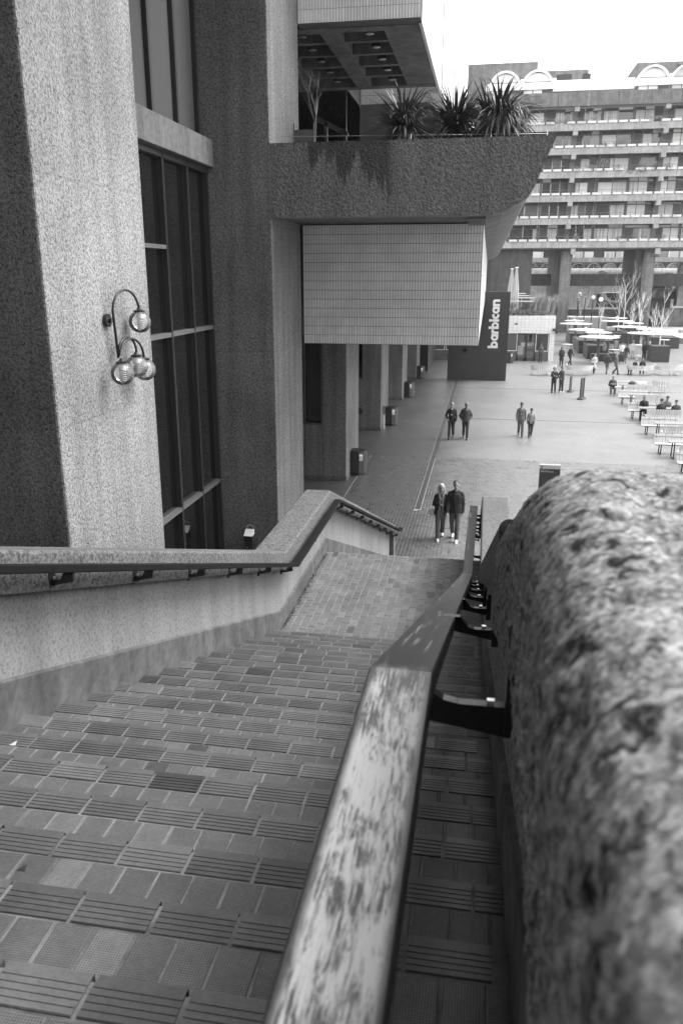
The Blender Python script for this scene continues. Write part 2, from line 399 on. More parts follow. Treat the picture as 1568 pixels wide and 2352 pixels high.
# ------------------------------------------------------------ the stairs
XL, XR = -2.53, .17
T1, R1 = .39, .141; Y0 = 1.386; ZL = 6 - 21 * R1       # upper flight
NST = 21
T2, R2 = .38, ZL / 20.0; YL = 12.72
stairs = empty('staircase', (0, 0, 0)); tag(stairs, kind='structure')
b = MB()
prof = [(-4, 6 - .005), (Y0 - .02, 6 - .005)]
for k in range(1, NST + 1):
    yk = Y0 + (k - 1) * T1 - .015; prof += [(yk, 6 - k * R1 - .005), (Y0 + k * T1 - .015 if k < NST else YL - .01, 6 - k * R1 - .005)]
for k in range(1, 20):
    prof += [(YL + (k - 1) * T2 - .01, ZL - k * R2), (YL + k * T2 - .01, ZL - k * R2)]
prof += [(YL + 19 * T2, .002), (-4, .002)]
b.rings([[(XL - .02, y, z) for y, z in prof], [(XR + .02, y, z) for y, z in prof]])
b.build('mortar_bed', M['mortar_stair'], stairs)
# tiles
rt = MB(); L = .222
rt.box(-L/2, L/2, 0, .1165, -.03, -.0022)
rt.box(-L/2, L/2, .082, .1165, -.05, 0)                # plain nosing
for i in range(4): rt.box(-L/2, L/2, .002 + i * .020, .002 + i * .020 + .0148, -.0021, 0)
rt0 = rt.build('ribbed_tile', M['clay']); rt_me = rt0.data; bpy.data.objects.remove(rt0)
pt = MB(); chamf(pt, L, .115, .03, .003, 0); pt0 = pt.build('plain_tile', M['clay']); pt_me = pt0.data; bpy.data.objects.remove(pt0)
gt = MB(); chamf(gt, .109, .249, .03, .003, 0); gt0 = gt.build('grid_tile', M['clay_grid']); gt_me = gt0.data; bpy.data.objects.remove(gt0)
ngrid = 0
for k in range(0, NST):
    z = 6 - k * R1; yn = Y0 + k * T1
    step = empty('step', (0, yn, z)); step.parent = stairs
    off = random.uniform(0, .235); x = XL + .12 + off - .235; 
    while x < XR:
        x0, x1 = x - L/2, x + L/2; 
        if x1 > XL + .05 and x0 < XR - .03:
            a0, a1 = max(x0, XL + .005), min(x1, XR - .004)
            rr = random.random(); me = pt_me if rr < .035 and k else rt_me
            if me is pt_me: o = inst(me, step, ((a0+a1)/2, -.0585, -.03 + random.uniform(-.001, .001)), name='plain_tile')
            else: o = inst(me, step, ((a0+a1)/2, -.1175, random.uniform(-.0015, .0015)), (random.uniform(-.006, .006), 0, random.uniform(-.006, .006)), name='ribbed_tile')
            o.scale = ((a1 - a0) / L, 1, 1)
        x += .2355
    off = random.uniform(0, .119); x = XL + off - .06; rows = [-.2505] if k else [-.2505, -.509, -.768]
    gm = MB()
    for ry in rows:
        x = XL + off - .06
        while x < XR:
            x0, x1 = max(x - .0545, XL + .005), min(x + .0545, XR - .004)
            if x1 - x0 > .03:
                if ngrid < 298:
                    o = inst(gt_me, step, ((x0+x1)/2, ry, -.0305 + random.uniform(-.0015, .0015)), (0, 0, random.choice((0, pi)) + random.uniform(-.008, .008)), name='grid_tile'); o.scale = ((x1-x0)/.109, 1, 1); ngrid += 1
                else: gm.box(x0, x1, ry - .1245, ry + .1245, -.03, random.uniform(-.0015, .0015))
            x += .119
    if gm.v: o = gm.build('grid_tile_row', M['clay_grid'], step); o['kind'] = 'stuff'
# middle landing in bricks
land = empty('stair_landing', (0, 9.2, ZL)); tag(land, kind='structure')
nb = 0; lm = MB(); ys = Y0 + 20 * T1 + .02
# last ribbed row at foot
x = XL + .1
while x < XR + .05:
    a0, a1 = max(x - L/2, XL + .06), min(x + L/2, XR - .004)
    if a1 - a0 > .03: o = inst(rt_me, land, ((a0+a1)/2, ys - 9.2, 0), name='ribbed_tile'); o.scale = ((a1-a0)/L, 1, 1)
    x += .2355
for c in range(25):
    x = XL + .09 + c * .1075
    if x > XR - .04: break
    y = ys + .16 + random.uniform(0, .215); first = True
    y = ys + .15 + (.1075 if c % 2 else 0) + random.uniform(-.02, .02)
    if c % 2: 
        lm.box(x - .05, x + .05, ys + .15, y - .008, ZL - .03, ZL - .001)
    while y < YL - .02:
        y1 = min(y + .208, YL - .015); s = (y1 - y) / .208
        if s > .2:
            if nb < 290:
                o = inst(brick_me, land, (x + random.uniform(-.003, .003), (y + y1)/2 - 9.2, -.051 + random.uniform(-.003, .002)), (random.uniform(-.01, .01), random.uniform(-.012, .012), random.uniform(-.015, .015)), name='brick'); o.scale = (1, s, 1); nb += 1
            else: lm.box(x - .05, x + .05, y, y1, ZL - .03, ZL - .001 + random.uniform(-.002, .002))
        y += .2165
o = lm.build('brick_remainder', M['brick']); o.parent = land; o.location = (0, -9.2, -ZL); o['kind'] = 'stuff'
# dirt and weeds in the gutter beside the landing wall
k = MB()
for i in range(420):
    y = random.uniform(9.3, 12.6); x = XL + abs(random.gauss(0, .035)) + .005; z = ZL
    for j in range(3):
        a = random.uniform(0, 6.28); s = random.uniform(.008, .022)
        k.poly([(x, y, z), (x + cos(a)*s, y + sin(a)*s, z + s*random.uniform(.3, 1.2)), (x + cos(a+1)*s, y + sin(a+1)*s, z + s * .3)])
for i in range(500):
    kk = random.randrange(NST); y = Y0 + kk * T1 - random.uniform(.0, .06) + .03; x = XL + .03 + abs(random.gauss(0, .03)); z = 6 - (kk + 1) * R1
    a = random.uniform(0, 6.28); s = random.uniform(.01, .03)
    k.poly([(x, y, z), (x + cos(a)*s, y + sin(a)*s, z + s), (x + cos(a+1)*s, y + sin(a+1)*s, z + s * .3)])
tag(k.build('gutter_moss', M['soil']), 'dark moss and grit growing along the foot of the left stair wall', 'moss', kind='stuff')
# light litter on steps
for nm, px, py, kk in [('leaf_litter', 22, 1712, 4), ('leaf_litter', 35, 2002, 1)]:
    z = 6 - kk * R1; p = G(px, py, z); s = MB()
    s.poly([(0, 0, .004), (.03, .012, .012), (.055, 0, .004), (.03, -.014, .009)]); s.poly([(.03, .012, .0118), (.055, .03, .02), (.055, 0, .0038)])
    s.v = [(a * .6, b_ * .6, c_) for a, b_, c_ in s.v]; o = s.build(nm, M['paper'] if kk == 4 else M['soil']); o.location = p
    tag(o, 'small white scrap lying on a lower tread at the left' if kk == 4 else 'dark curled leaf lying on an upper tread at the left', 'scrap' if kk == 4 else 'leaf')

# ------------------------------------------------------------ parapets
def loft_poly(path, prof, n_noise=0, step=None):
    """path: list of (x, y, z) of the reference point; prof: (dx, dz). section stays upright"""
    pts = []
    for i in range(len(path) - 1):
        a, c = Vector(path[i]), Vector(path[i + 1]); n = max(1, int((c - a).length / step)) if step else 1
        for j in range(n): pts.append(a.lerp(c, j / n))
    pts.append(Vector(path[-1])); R = []
    for p in pts: R.append([(p.x + dx, p.y, p.z + dz) for dx, dz in prof])
    return R
def rprof(x0, x1, z0, z1, r, seg=4):
    q = [(x0, z0), (x1, z0)]
    for i in range(seg + 1): a = i / seg * pi / 2; q.append((x1 - r + r * cos(a), z1 - r + r * sin(a)))
    for i in range(seg + 1): a = pi/2 + i / seg * pi / 2; q.append((x0 + r + r * cos(a), z1 - r + r * sin(a)))
    return q
# left: top line of the coping's inner edge
LT = [(-4, 7.12), (1.0, 7.12), (9.57, 4.13), (12.7, 4.13), (20.1, 1.24)]
def lx(y): return 0 if y <= 12.7 else (y - 12.7) * .042
left = tag(empty('stair_parapet', (-2.6, 9, ZL)), 'left concrete stair parapet with rail, stepping down in two flights to the plaza', 'parapet')
path = [(lx(y), y, z) for y, z in LT]
def add_par(name, prof, m, par, sub=None):
    b = MB(); b.rings(loft_poly([(p[0], p[1], p[2]) for p in path], prof, step=sub)); o = b.build(name, m, par, False)
    o.location = -par.location if par else (0, 0, 0); return o
add_par('coping', rprof(-2.86, -2.42, -.25, .0, .03), M['conc_parl'], left)
def wallmesh(path, x0, x1, dz, zb):
    b = MB(); R = []
    for p in path: R.append([(x0 + p[0], p[1], zb(p[1])), (x1 + p[0], p[1], zb(p[1])), (x1 + p[0], p[1], p[2] + dz), (x0 + p[0], p[1], p[2] + dz)])
    b.rings(R); return b
o = wallmesh(path, -2.84, -2.53, -.24, lambda y: 0.0).build('wall', M['conc_wall'], left); o.location = -left.location
def floor_line(y):
    if y < 1.386: return 6.0
    if y < 9.57: return 6 - (y - 1.386) * R1 / T1
    if y < 12.72: return ZL
    return max(0, ZL - (y - 12.72) * R2 / T2)
b = MB(); R = []
for y in (-4, 1.386, 9.57, 12.72, 20.0):
    f = floor_line(y); R.append([(-2.532 + lx(y), y, f - .3), (-2.505 + lx(y), y, f - .3), (-2.505 + lx(y), y, f + .235), (-2.532 + lx(y), y, f + .25)])
b.rings(R); o = b.build('skirting', M['skirt'], left); o.location = -left.location
# newel-like return at the end of the lower flight
ex = lx(20.1)
o = B('end_post', M['conc_par'], left, (-2.862 + ex, -2.42 + ex, 19.9, 20.25, 0, 1.21)); o.location = -left.location; bevel(o, .02)
# right
RT = [(-1.2, 7.295), (1.37, 7.295), (9.5, 4.15), (12.7, 4.15), (20.3, 1.24)]
right = tag(empty('stair_parapet', (.3, 1, 6)), 'rough concrete parapet in the right foreground, blurred, with worn black rail', 'parapet')
prof = []
x0, x1, zt = .075, .62, 0.0
def nearprof():
    q = [(x0 + .10, -.46), (x0, -.40)]
    for i in range(1, 22): q.append((x0, -.40 + i * (.28 / 22)))
    r = .12
    for i in range(16): a = pi - i / 15 * pi / 2; q.append((x0 + r + r * cos(a), -r + r * sin(a)))
    for i in range(1, 36): q.append((x0 + r + i * ((x1 - x0 - r) / 36), .0))
    q += [(x1, 0), (x1, -.46)]
    return q
pr = nearprof(); b = MB(); R = []
pts = []
yy = -.35
while yy < 2.6: pts.append(yy); yy += .011 if yy < 1.6 else .02
def rtop(y):
    for (a, za), (c, zc) in zip(RT, RT[1:]):
        if a <= y <= c: return za + (zc - za) * (y - a) / (c - a)
    return RT[-1][1]
for y in pts:
    ring = []
    z0 = rtop(y)
    if abs(y - 1.37) < .12:   # the rounded break of slope
        z0 = (rtop(y - .12) + rtop(y) * 2 + rtop(y + .12)) / 4
    for dx, dz in pr:
        p = Vector((dx, y, z0 + dz)); nvec = Vector((-1 if dx < x0 + .03 else 0, 0, 1 if dz > -.03 else 0))
        f = 1 if dx < x1 - .01 and dz > -.42 else 0
        a = noise.noise(p * 9) * .004 + noise.noise(p * 26) * .0035 + noise.noise(p * 62) * .0035 + noise.noise(p * 130) * .002
        pit = max(0, noise.noise(p * 24 + Vector((5, 1, 3))) - .22) * -.03 + (.5 - noise.voronoi(p * 70)[0][0]) * .005
        ring.append(tuple(p + nvec * (a + pit) * f))
    R.append(ring)
b.rings(R); o = b.build('coping', M['stone_near'], right, smooth=True); o.location = -right.location
b = MB(); path = [(0, 2.59, rtop(2.59)), (0, 9.5, 4.15), (0, 12.7, 4.15), (0, 20.3, 1.24)]
b.rings(loft_poly(path, rprof(.078, .5, -.25, -.001, .03))); o = b.build('lower_coping', M['conc_par'], right); o.location = -right.location
path = [(0, y, z) for y, z in RT]
b = wallmesh(path, .17, .49, -.24, lambda y: 0.0); o = b.build('wall', M['stone_near'], right); o.location = -right.location
b = MB(); R = []
for y in (-1.2, 1.386, 9.57, 12.72, 20.0):
    f = floor_line(y); R.append([(.145, y, f - .3), (.172, y, f - .3), (.172, y, f + .25), (.145, y, f + .235)])
b.rings(R); o = b.build('skirting', M['skirt'], right); o.location = -right.location

# ------------------------------------------------------------ handrails
def rail(par, path, w, h, name='handrail', m='rail_worn'):
    pr = [(-w/2 + .006, -h), (w/2 - .006, -h), (w/2, -h + .006), (w/2, -.004), (w/2 - .004, 0), (-w/2 + .004, 0), (-w/2, -.004), (-w/2, -h + .006)]
    b = MB(); b.rings(loft_poly(path, pr)); o = b.build(name, M[m], par); o.location = -par.location; return o
zr = .94
rail(right, [(-.128, -1.2, 6 + zr - .07), (-.128, 1.386, 6 + zr - .07), (-.075, 9.57, ZL + zr), (-.05, 12.72, ZL + zr), (-.05, 20.3, zr), (-.05, 21.0, zr)], .125, .055)
rail(left, [(-2.31, -4, 6 + zr), (-2.31, 1.386, 6 + zr), (-2.31, 9.57, ZL + zr), (-2.31, 12.72, ZL + zr), (-2.31 + ex, 20.3, zr + .12), (-2.31 + ex, 20.5, zr + .12)], .11, .05, m='black_rail')
def railz(y, near=0): return floor_line(y) + zr - .055 - near
def bracket(par, xw, xr, y, z, big=False):
    """arm from wall plate to the underside of the rail, with a scooped top"""
    s = 1 if xw > xr else -1; b = MB(); a, c = xr, xw; h = .055 if not big else .085; t = .012
    top = [(a - s*.03, 0), (a + s*.03, 0)] + [(a + s * (.03 + (abs(c-a) - .05) * q), -.045 * sin(min(1, q * 2.2) * pi / 2)) for q in (.15, .3, .5, .7, .85)] + [(c, -.045)]
    pr = top + [(c, -h - .03), (a - s*.03, -h * .9)]
    b.rings([[(x, y - t, z + dz) for x, dz in pr], [(x, y + t, z + dz) for x, dz in pr]])
    x0, x1 = sorted((c - s*.004, c + s*.012)); b.box(x0 - .004, x1 + .004, y - .035, y + .035, z - .10, z + (.10 if big else .02))
    o = b.build('bracket', M['black_metal'], par); o.location = -par.location
    k = MB(); k.tube([(c - s*.03, y - .02, z - .03), (c - s*.045, y - .02, z - .03)], .009, 8); q = k.build('bolt', M['steel'], o); return o
for y in (.55, 1.50): bracket(right, .085, -.128, y, railz(y, .07) if y < 1.386 else railz(y, .05), True)
y = 2.75
while y < 20: bracket(right, .085, -.07, y, railz(y)); y += 1.3 if y < 9.5 else .9
for y in (3.99, 5.08, 6.15, 7.22, 8.30, 9.32, 10.8, 11.95, 13.05, 14.0, 14.95, 15.9, 16.85, 17.8, 18.75, 19.7): bracket(left, -2.425 + lx(y), -2.31 + lx(y), y, railz(y))
# ------------------------------------------------------------ arts centre: piers, glazing, balcony, tiled boxes
arts = tag(empty('arts_centre', (-5, 20, 0)), 'brutalist concrete arts building with tall piers, planted balcony and white tiled boxes', 'building')
def AP(name, m, *bx, bev=0): 
    o = B(name, m, arts, *bx, bev=bev); o.location = -arts.location; return o
def AM(mb, name, m, **kw):
    o = mb.build(name, m, arts, **kw); o.location = -arts.location; return o
for i, y in enumerate(PIER_Y):
    top = 24 if i < 3 else (20 if i == 3 else 8.8)
    side = MB()
    if i == 3:   # window slot in the flank facing the stairs
        for q in [(-9, -6.62, y, y + 3, 0, 5.5), (-5.93, -5, y, y + 3, 0, 5.5), (-6.62, -5.93, y, y + 3, 0, 2.15), (-9, -5, y, y + 3, 5.5, top)]: side.box(*q)
    elif i == 4:
        for q in [(-9, -6.7, y, y + 3, 0, 5.5), (-5.95, -5, y, y + 3, 0, 5.5), (-6.7, -5.95, y, y + 3, 0, 2.6), (-9, -5, y, y + 3, 5.5, top)]: side.box(*q)
    else: side.box(-9, -5, y, y + (3.0 if i != 1 else 2.95), 0 if i != 1 else 0, top)
    o = AM(side, 'pier', M['conc'] if i in (1,) else M['conc_mid']); bevel(o, .03)
    if i in (3, 4):
        AP('slot_glazing', M['glass'], (-6.66, -5.9, y + .25, y + .3, 2.0, 5.6))
        k = MB()
        for xa in (-6.64, -5.985): k.box(xa, xa + .05, y - .02, y + .06, 2.2 if i == 3 else 2.65, 5.5)
        k.box(-6.64, -5.935, y - .02, y + .06, 2.15 if i == 3 else 2.6, 2.23 if i == 3 else 2.68); AM(k, 'slot_frame', M['frame_dark'])
    if i > 2: AP('plinth', M['skirt'], (-9, -4.985, y - .018, y + 3.018, 0, .16))
# round vent in the fourth pier
k = MB(); k.tube([(-6.1, 39.72, .98), (-6.1, 39.8, .98)], .17, 18); AM(k, 'vent', M['black_metal'])
# glazed wall between first and second pier, below and above a concrete beam
AP('floor_beam', M['conc_smooth'], (-6.8, -6.33, 11.7, 18.995, 9.97, 10.55), bev=.015)
mull = [11.72, 13.3, 14.72, 16.25, 17.62, 18.92]; zs_ = [0, 2.58, 6.40, 9.97]
for i in range(5):
    a, c = mull[i], mull[i + 1]
    zz = [0, 2.58, 6.40] + ([8.15] if i < 3 else []) + [9.97]
    for q, r in zip(zz, zz[1:]):
        o = AP('glass_pane', M['glass'], (-6.60, -6.585, a + .03, c - .03, q + .03, r - .03)); o.rotation_euler = (0, 0, 0)
    AP('upper_pane', M['glass_up'], (-6.72, -6.70, a + .03, c - .03, 10.6, 21))
for y in mull:
    k = MB(); k.box(-6.6, -6.47, y - .045, y - .012, 0, 9.97); k.box(-6.6, -6.47, y + .012, y + .045, 0, 9.97); k.box(-6.61, -6.50, y - .014, y + .014, 0, 9.97); AM(k, 'mullion', M['mullion'])
    AP('mullion', M['mullion'], (-6.72, -6.60, y - .05, y + .05, 10.56, 21))
for z in (2.58, 6.40): AP('transom', M['transom'], (-6.6, -6.475, 11.7, 19.0, z - .045, z + .045))
AP('transom', M['transom'], (-6.6, -6.477, 11.7, 16.22, 8.11, 8.19))
AP('top_frame', M['mullion'], (-6.62, -6.47, 11.7, 19.0, 9.84, 9.97))
AP('sill_flashing', M['mullion'], (-6.72, -6.5, 11.7, 19.0, 10.55, 10.60))
AP('interior_back', M['dark'], (-12, -11.8, -2, 76, 0, 22))
AP('interior_floor', M['dark'], (-12, -6.75, 0, 76, 10.0, 10.5))
# bay between the nearer piers (seen only in part) and, above, an unseen mass added to shade the piers
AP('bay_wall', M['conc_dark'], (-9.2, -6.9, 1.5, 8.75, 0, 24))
AP('added_overhang', M['conc_dark'], (-12, -1.6, -14, 17.5, 17.5, 30))
AP('glazing_wall', M['glass'], (-7.0, -6.9, 22, 76, 0, 8.8), (-7.0, -6.9, 22, 66, 10.5, 16))
# balcony: picked face, hull-shaped soffit
hull = [(-.1, 8.87), (.07, 8.885), (.25, 8.93), (.44, 9.03), (.62, 9.13), (.77, 9.24), (.88, 9.42), (.97, 9.65), (1.08, 9.95), (1.18, 10.2), (1.29, 10.45)]
prof = [(-5.0, 8.87)] + hull + [(-5.0, 10.45)]
b = MB(); b.extrude_y(prof, 19.0, 19.45); o = AM(b, 'balcony_front', M['balcony_face'])
hull2 = [(-.18, 8.88), (.0, 8.93), (.24, 8.99), (.43, 9.08), (.6, 9.18), (.74, 9.28), (.86, 9.46), (.95, 9.68), (1.06, 9.97), (1.16, 10.2), (1.27, 10.44)]
y = 19.452; i = 0
while y < 78:
    b = MB(); b.extrude_y([(-.55, 8.90)] + hull2 + [(1.12, 10.44), (.8, 9.6), (-.55, 9.3)], y, min(y + 2.56, 78)); AM(b, 'hull_panel', M['conc_smooth']); y += 2.6
AP('balcony_soffit', M['conc_smooth'], (-5, -.56, 19.452, 78, 8.90, 9.3))
AP('soffit_strip', M['conc_smooth'], (-.551, -.12, 19.46, 21.9, 8.82, 8.895))
AP('planter_soil', M['soil'], (-5, 1.0, 19.452, 21.4, 9.9, 10.36))
AP('terrace_deck', M['slab_dark'], (-9, 1.0, 21.4, 78, 9.9, 10.3))
# handrail wire over the balcony edge
b = MB(); b.tube([(-4.98, 19.9, 10.72), (1.15, 19.9, 10.62)], .008, 6)
for x in (-1.9, -.1, 1.13): b.tube([(x, 19.9, 10.4), (x, 19.9, 10.7)], .012, 6)
AM(b, 'wire_rail', M['steel'])
# tiled boxes
TW, TH = .0742, .2369
def tiles(name, x0, x1, z0, z1, y, limit, tw, th, bottom_up=True, mat='tilewhite'):
    t = MB(); chamf(t, tw - .010, th - .009, .01, .002); o = t.build('tile', M[mat]); me = o.data; bpy.data.objects.remove(o)
    nx = int(round((x1 - x0) / tw)); nz = int(round((z1 - z0) / th)); n = 0; rest = MB(); tw2 = (x1 - x0) / nx
    rows = range(nz)
    for r in rows:
        z = z0 + (r + .5) * th
        for c in range(nx):
            x = x0 + (c + .5) * tw2
            if n < limit: inst(me, arts, Vector((x, y, z)) - arts.location, (radians(90), 0, 0), name='tile'); n += 1
            else: rest.box(x - tw/2 + .005, x + tw/2 - .005, y - .0095, y, z - th/2 + .005, z + th/2 - .005)
    if rest.v: o = AM(rest, name, M[mat]); o['kind'] = 'stuff'
AP('tiled_box', M['mortar_dark'], (-4.95, -.19, 22.0, 78, 5.785, 8.865))
tiles('tile_field', -4.93, -.20, 5.79, 8.865, 21.999, 150, TW, TH)
AP('box_flank', M['tilewall'], (-.19, -.18, 22.0, 78, 5.785, 8.9))
# upper canopy, coffered underneath
AP('canopy_fascia', M['mortar_dark'], (-5.0, -1.93, 22.0, 22.35, 13.58, 24))
tiles('tile_field', -4.99, -1.94, 13.61, 24, 21.999, 149, .0742, .30)
AP('canopy_flank', M['tilewall'], (-2.0, -1.92, 22.351, 30.7, 13.58, 24), (-2.3, -1.9, 30.75, 38.6, 13.66, 21), (-2.3, -1.88, 38.65, 62, 13.66, 17.6))
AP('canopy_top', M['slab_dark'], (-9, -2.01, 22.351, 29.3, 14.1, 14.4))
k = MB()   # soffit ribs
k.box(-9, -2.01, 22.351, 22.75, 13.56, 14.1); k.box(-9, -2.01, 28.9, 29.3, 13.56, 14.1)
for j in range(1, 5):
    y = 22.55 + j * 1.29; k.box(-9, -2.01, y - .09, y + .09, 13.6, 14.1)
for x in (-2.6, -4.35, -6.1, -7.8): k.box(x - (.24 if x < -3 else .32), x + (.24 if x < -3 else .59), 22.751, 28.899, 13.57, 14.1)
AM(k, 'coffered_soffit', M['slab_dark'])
for x in (-3.35, -5.15):
    for j in range(5):
        y = 23.2 + j * 1.29; k = MB(); k.tube([(x, y, 13.62), (x, y, 14.12)], .14, 12); k.tube([(x, y, 14.0), (x, y, 14.1)], .03, 6)
        o = AM(k, 'downlight', M['black_metal']); q = MB(); q.lathe([(.09, 0), (.1, .012)], 12, (x, y, 13.606)); q.build('lens', M['steel'], o)
AP('second_canopy', M['mortar_dark'], (-9, -1.92, 32.4, 61, 13.67, 14.9)); 
tiles('tile_field', -4.99, -1.93, 13.68, 14.9, 32.399, 0, .0742, .30)
AP('canopy_joint', M['mortar_dark'], (-2.0, -1.905, 30.68, 30.76, 13.66, 24)); AP('canopy_joint', M['mortar_dark'], (-2.0, -1.885, 38.58, 38.66, 13.66, 21))
AP('lobby_front', M['dark_panel'], (-5.6, -4.55, 66.5, 76.0, 0, 5.7))
AP('upper_pier', M['conc'], (-9, -5, 29.35, 32.35, 10.3, 13.6))
# unseen block behind the camera, added to cut sky light on facing walls
rear = tag(empty('rear_blocker', (0, -12, 0)), 'unseen tall concrete block added behind the stair head to cut sky light', 'building')
o = B('wall', M['conc_dark'], rear, (-40, 34, -18, -8, 0, 40)); o.location = -rear.location
o = B('walkway', M['brick'], rear, (-30, 16, -8, -3.9, 5.6, 5.985)); o.location = -rear.location

# ------------------------------------------------------------ wall lamp with glass globes
lamp = tag(empty('wall_lamp', (-4.98, 9.85, 7.05)), 'cluster of clear globe lamps on curved black arms on the pale pier', 'lamp')
LO = -lamp.location
X0 = -4.90
k = MB(); k.tube([(-4.998, 10.2, 7.02), (-4.94, 10.2, 7.02)], .085, 16); k.tube([(-4.94, 10.2, 7.02), (X0, 10.2, 7.02)], .03, 10); o = k.build('wall_plate', M['black_metal'], lamp); o.location = LO
def hook(pts, name='arm', r=.017):
    k = MB(); k.tube(pts, r, 10); o = k.build(name, M['black_metal'], lamp, True); o.location = LO
def globe(x, y, z):
    k = MB(); prof = []
    for i in range(3, 24): a = pi * i / 24; prof.append((.155 * sin(a), .155 * cos(a)))
    prof = [(r, zz) for r, zz in reversed(prof)]
    R = [[(x + r * cos(2*pi*q/28), y + r * sin(2*pi*q/28), z + zz) for q in range(28)] for r, zz in prof]; k.rings(R, False)
    o = k.build('globe', M['globe'], lamp, True); o.location = LO
    k = MB(); k.lathe([(.078, .142), (.082, .155), (.045, .165), (.028, .18), (.02, .2)], 20, (x, y, z)); q = k.build('cap', M['black_metal'], o)
    k = MB()
    for i in range(6): k.lathe([(.03, -.10 + i * .026), (.055, -.092 + i * .026), (.03, -.086 + i * .026)], 16, (x, y, z))
    k.lathe([(.055, .05), (.05, .09), (.03, .135)], 16, (x, y, z)); q = k.build('louvre', M['louvre'], o)
def arch(ya, za, yb, zb, xa, xb, zt): 
    n = 12; return [(xa + (xb - xa) * i / n, (ya + yb)/2 - cos(pi * i / n) * (yb - ya)/2, zt + sin(pi * i / n) * abs(yb - ya) * .40) for i in range(n + 1)] + [(xb, yb, zb)]
hook([(X0, 10.3, 6.52)] + arch(10.24, 0, 10.86, 7.16, X0, -4.80, 7.16)); globe(-4.80, 10.86, 6.97)
hook(arch(10.32, 0, 10.86, 6.50, X0, -4.78, 6.54), 'short_arm'); hook(arch(10.32, 0, 10.76, 6.56, X0, -4.84, 6.60), 'short_arm')
globe(-4.78, 10.87, 6.30); globe(-4.84, 10.74, 6.36); globe(-4.74, 10.05, 6.34)

# ------------------------------------------------------------ bins, ash bin, info boards, totem
bin0 = tag(empty('litter_bin', (-4.66, 30.55, 0)), 'large charcoal litter bin against the nearest arcade pier', 'bin', 'charcoal bins along the arcade')
k = MB(); pr = [(-.33, -.3), (.02, -.33), (.2, -.2), (.3, 0), (.2, .24), (-.05, .33), (-.33, .33)]
k.rings([[(x * s, y * s, z) for x, y in pr] for z, s in ((.03, .97), (.06, 1), (.93, 1.0), (.95, .98))], True); k.build('body', M['bin'], bin0)
k = MB(); k.rings([[(x * s, y * s, z) for x, y in pr] for z, s in ((.951, 1.0), (.975, 1.0), (.98, .93))]); k.build('rim', M['black_metal'], bin0)
k = MB(); k.rings([[(x * .6, y * .55, z) for x, y in pr] for z in (.978, .984)]); k.build('opening', M['dark'], bin0)
k = MB(); c, s = cos(radians(25)), sin(radians(25)); a = Vector((.03, -.338, .62)); u = Vector((.13, .095, 0)) * .95; n_ = Vector((u.y, -u.x, 0)).normalized() * .006
k.hexa([a + n_*0, a + u, a + u + n_*.1, a + n_*.1] + [a + Vector((0,0,.24)), a + u + Vector((0,0,.24)), a + u + n_*.1 + Vector((0,0,.24)), a + n_*.1 + Vector((0,0,.24))])
for vi in range(len(k.v)): k.v[vi] = (k.v[vi][0] , k.v[vi][1] - .012, k.v[vi][2])
k.box(.04, .15, -.345, -.335, .60, .80); k.build('label', M['paper'], bin0)
for (x, y), lb in zip([(-4.62, 41.5), (-4.66, 51.7), (-4.7, 61.4), (2.3, 74.1)], ['charcoal litter bin beside the second arcade pier behind a slim white post', 'charcoal litter bin beside the third arcade pier', 'charcoal litter bin beside the last arcade pier near the dark entrance', 'charcoal litter bin in front of the cafe window beside the totem']):
    c = copy_tree(bin0); c.location = (x, y, 0); c['label'] = lb
po = tag(B('slim_post', M['white'], None, (-.04, .04, -.03, .03, 0, 1.15)), 'slim white post with small reader at the second arcade pier', 'post'); po.location = (-4.9, 40.3, 0)
B('reader', M['steel'], po, (-.07, .07, -.06, -.031, .75, 1.2))
ash = tag(empty('ash_bin', (-5.72, 18.75, 0)), 'slim black ash bin with bright slanted top behind the left parapet', 'ash bin')
B('body', M['black_metal'], ash, (-.1, .1, -.08, .08, 0, 1.05)); B('head', M['dark'], ash, (-.115, .115, -.09, .09, 1.05, 1.2))
k = MB(); k.hexa([(-.115, -.1, 1.19), (.115, -.1, 1.19), (.115, .1, 1.205), (-.115, .1, 1.205), (-.115, -.1, 1.2), (.115, -.1, 1.2), (.115, .1, 1.33), (-.115, .1, 1.33)]); k.build('slanted_top', M['paper'], ash)
k = MB(); k.tube([(.09 * cos(pi*i/10), .1, 1.33 + .11 * sin(pi*i/10)) for i in range(11)], .010, 6); k.build('hoop', M['steel'], ash)
k = MB(); k.tube([(-.045, -.081, .88), (-.045, -.088, .88)], .022, 10); k.build('lock', M['steel'], ash)

sign = tag(empty('info_sign', (2.42, 27.6, 0)), 'black wayfinding board reading Lakeside Terrace, half hidden by the near parapet', 'sign')
B('board', M['dark_panel'], sign, (-.345, .345, -.04, .04, 0, 1.20)); B('header', simple('grey_header', .45, .5), sign, (-.345, .345, -.041, .041, 1.20, 1.33)); B('top_edge', M['white'], sign, (-.345, .345, -.043, .043, 1.33, 1.345)); B('side_edge', M['steel'], sign, (-.357, -.345, -.042, .042, 0, 1.335))
def text(s, size, loc, m, parent, rot=(radians(90), 0, 0), name='lettering'):
    cu = bpy.data.curves.new(name, 'FONT'); cu.body = s; cu.size = size; cu.extrude = .001; t = bpy.data.objects.new(name, cu); COL.objects.link(t)
    me = bpy.data.meshes.new_from_object(t.evaluated_get(bpy.context.evaluated_depsgraph_get())); bpy.data.objects.remove(t); me.materials.clear(); me.materials.append(m)
    o = bpy.data.objects.new(name, me); COL.objects.link(o); o.location = loc; o.rotation_euler = rot; o.parent = parent; return o
text('BARBICAN', .052, (-.31, -.043, 1.14), simple('grey_print', .3, .6), sign); text('Lakeside Terrace', .062, (-.31, -.043, 1.085), M['letter'], sign)
k = MB()   # little walking figure on the header
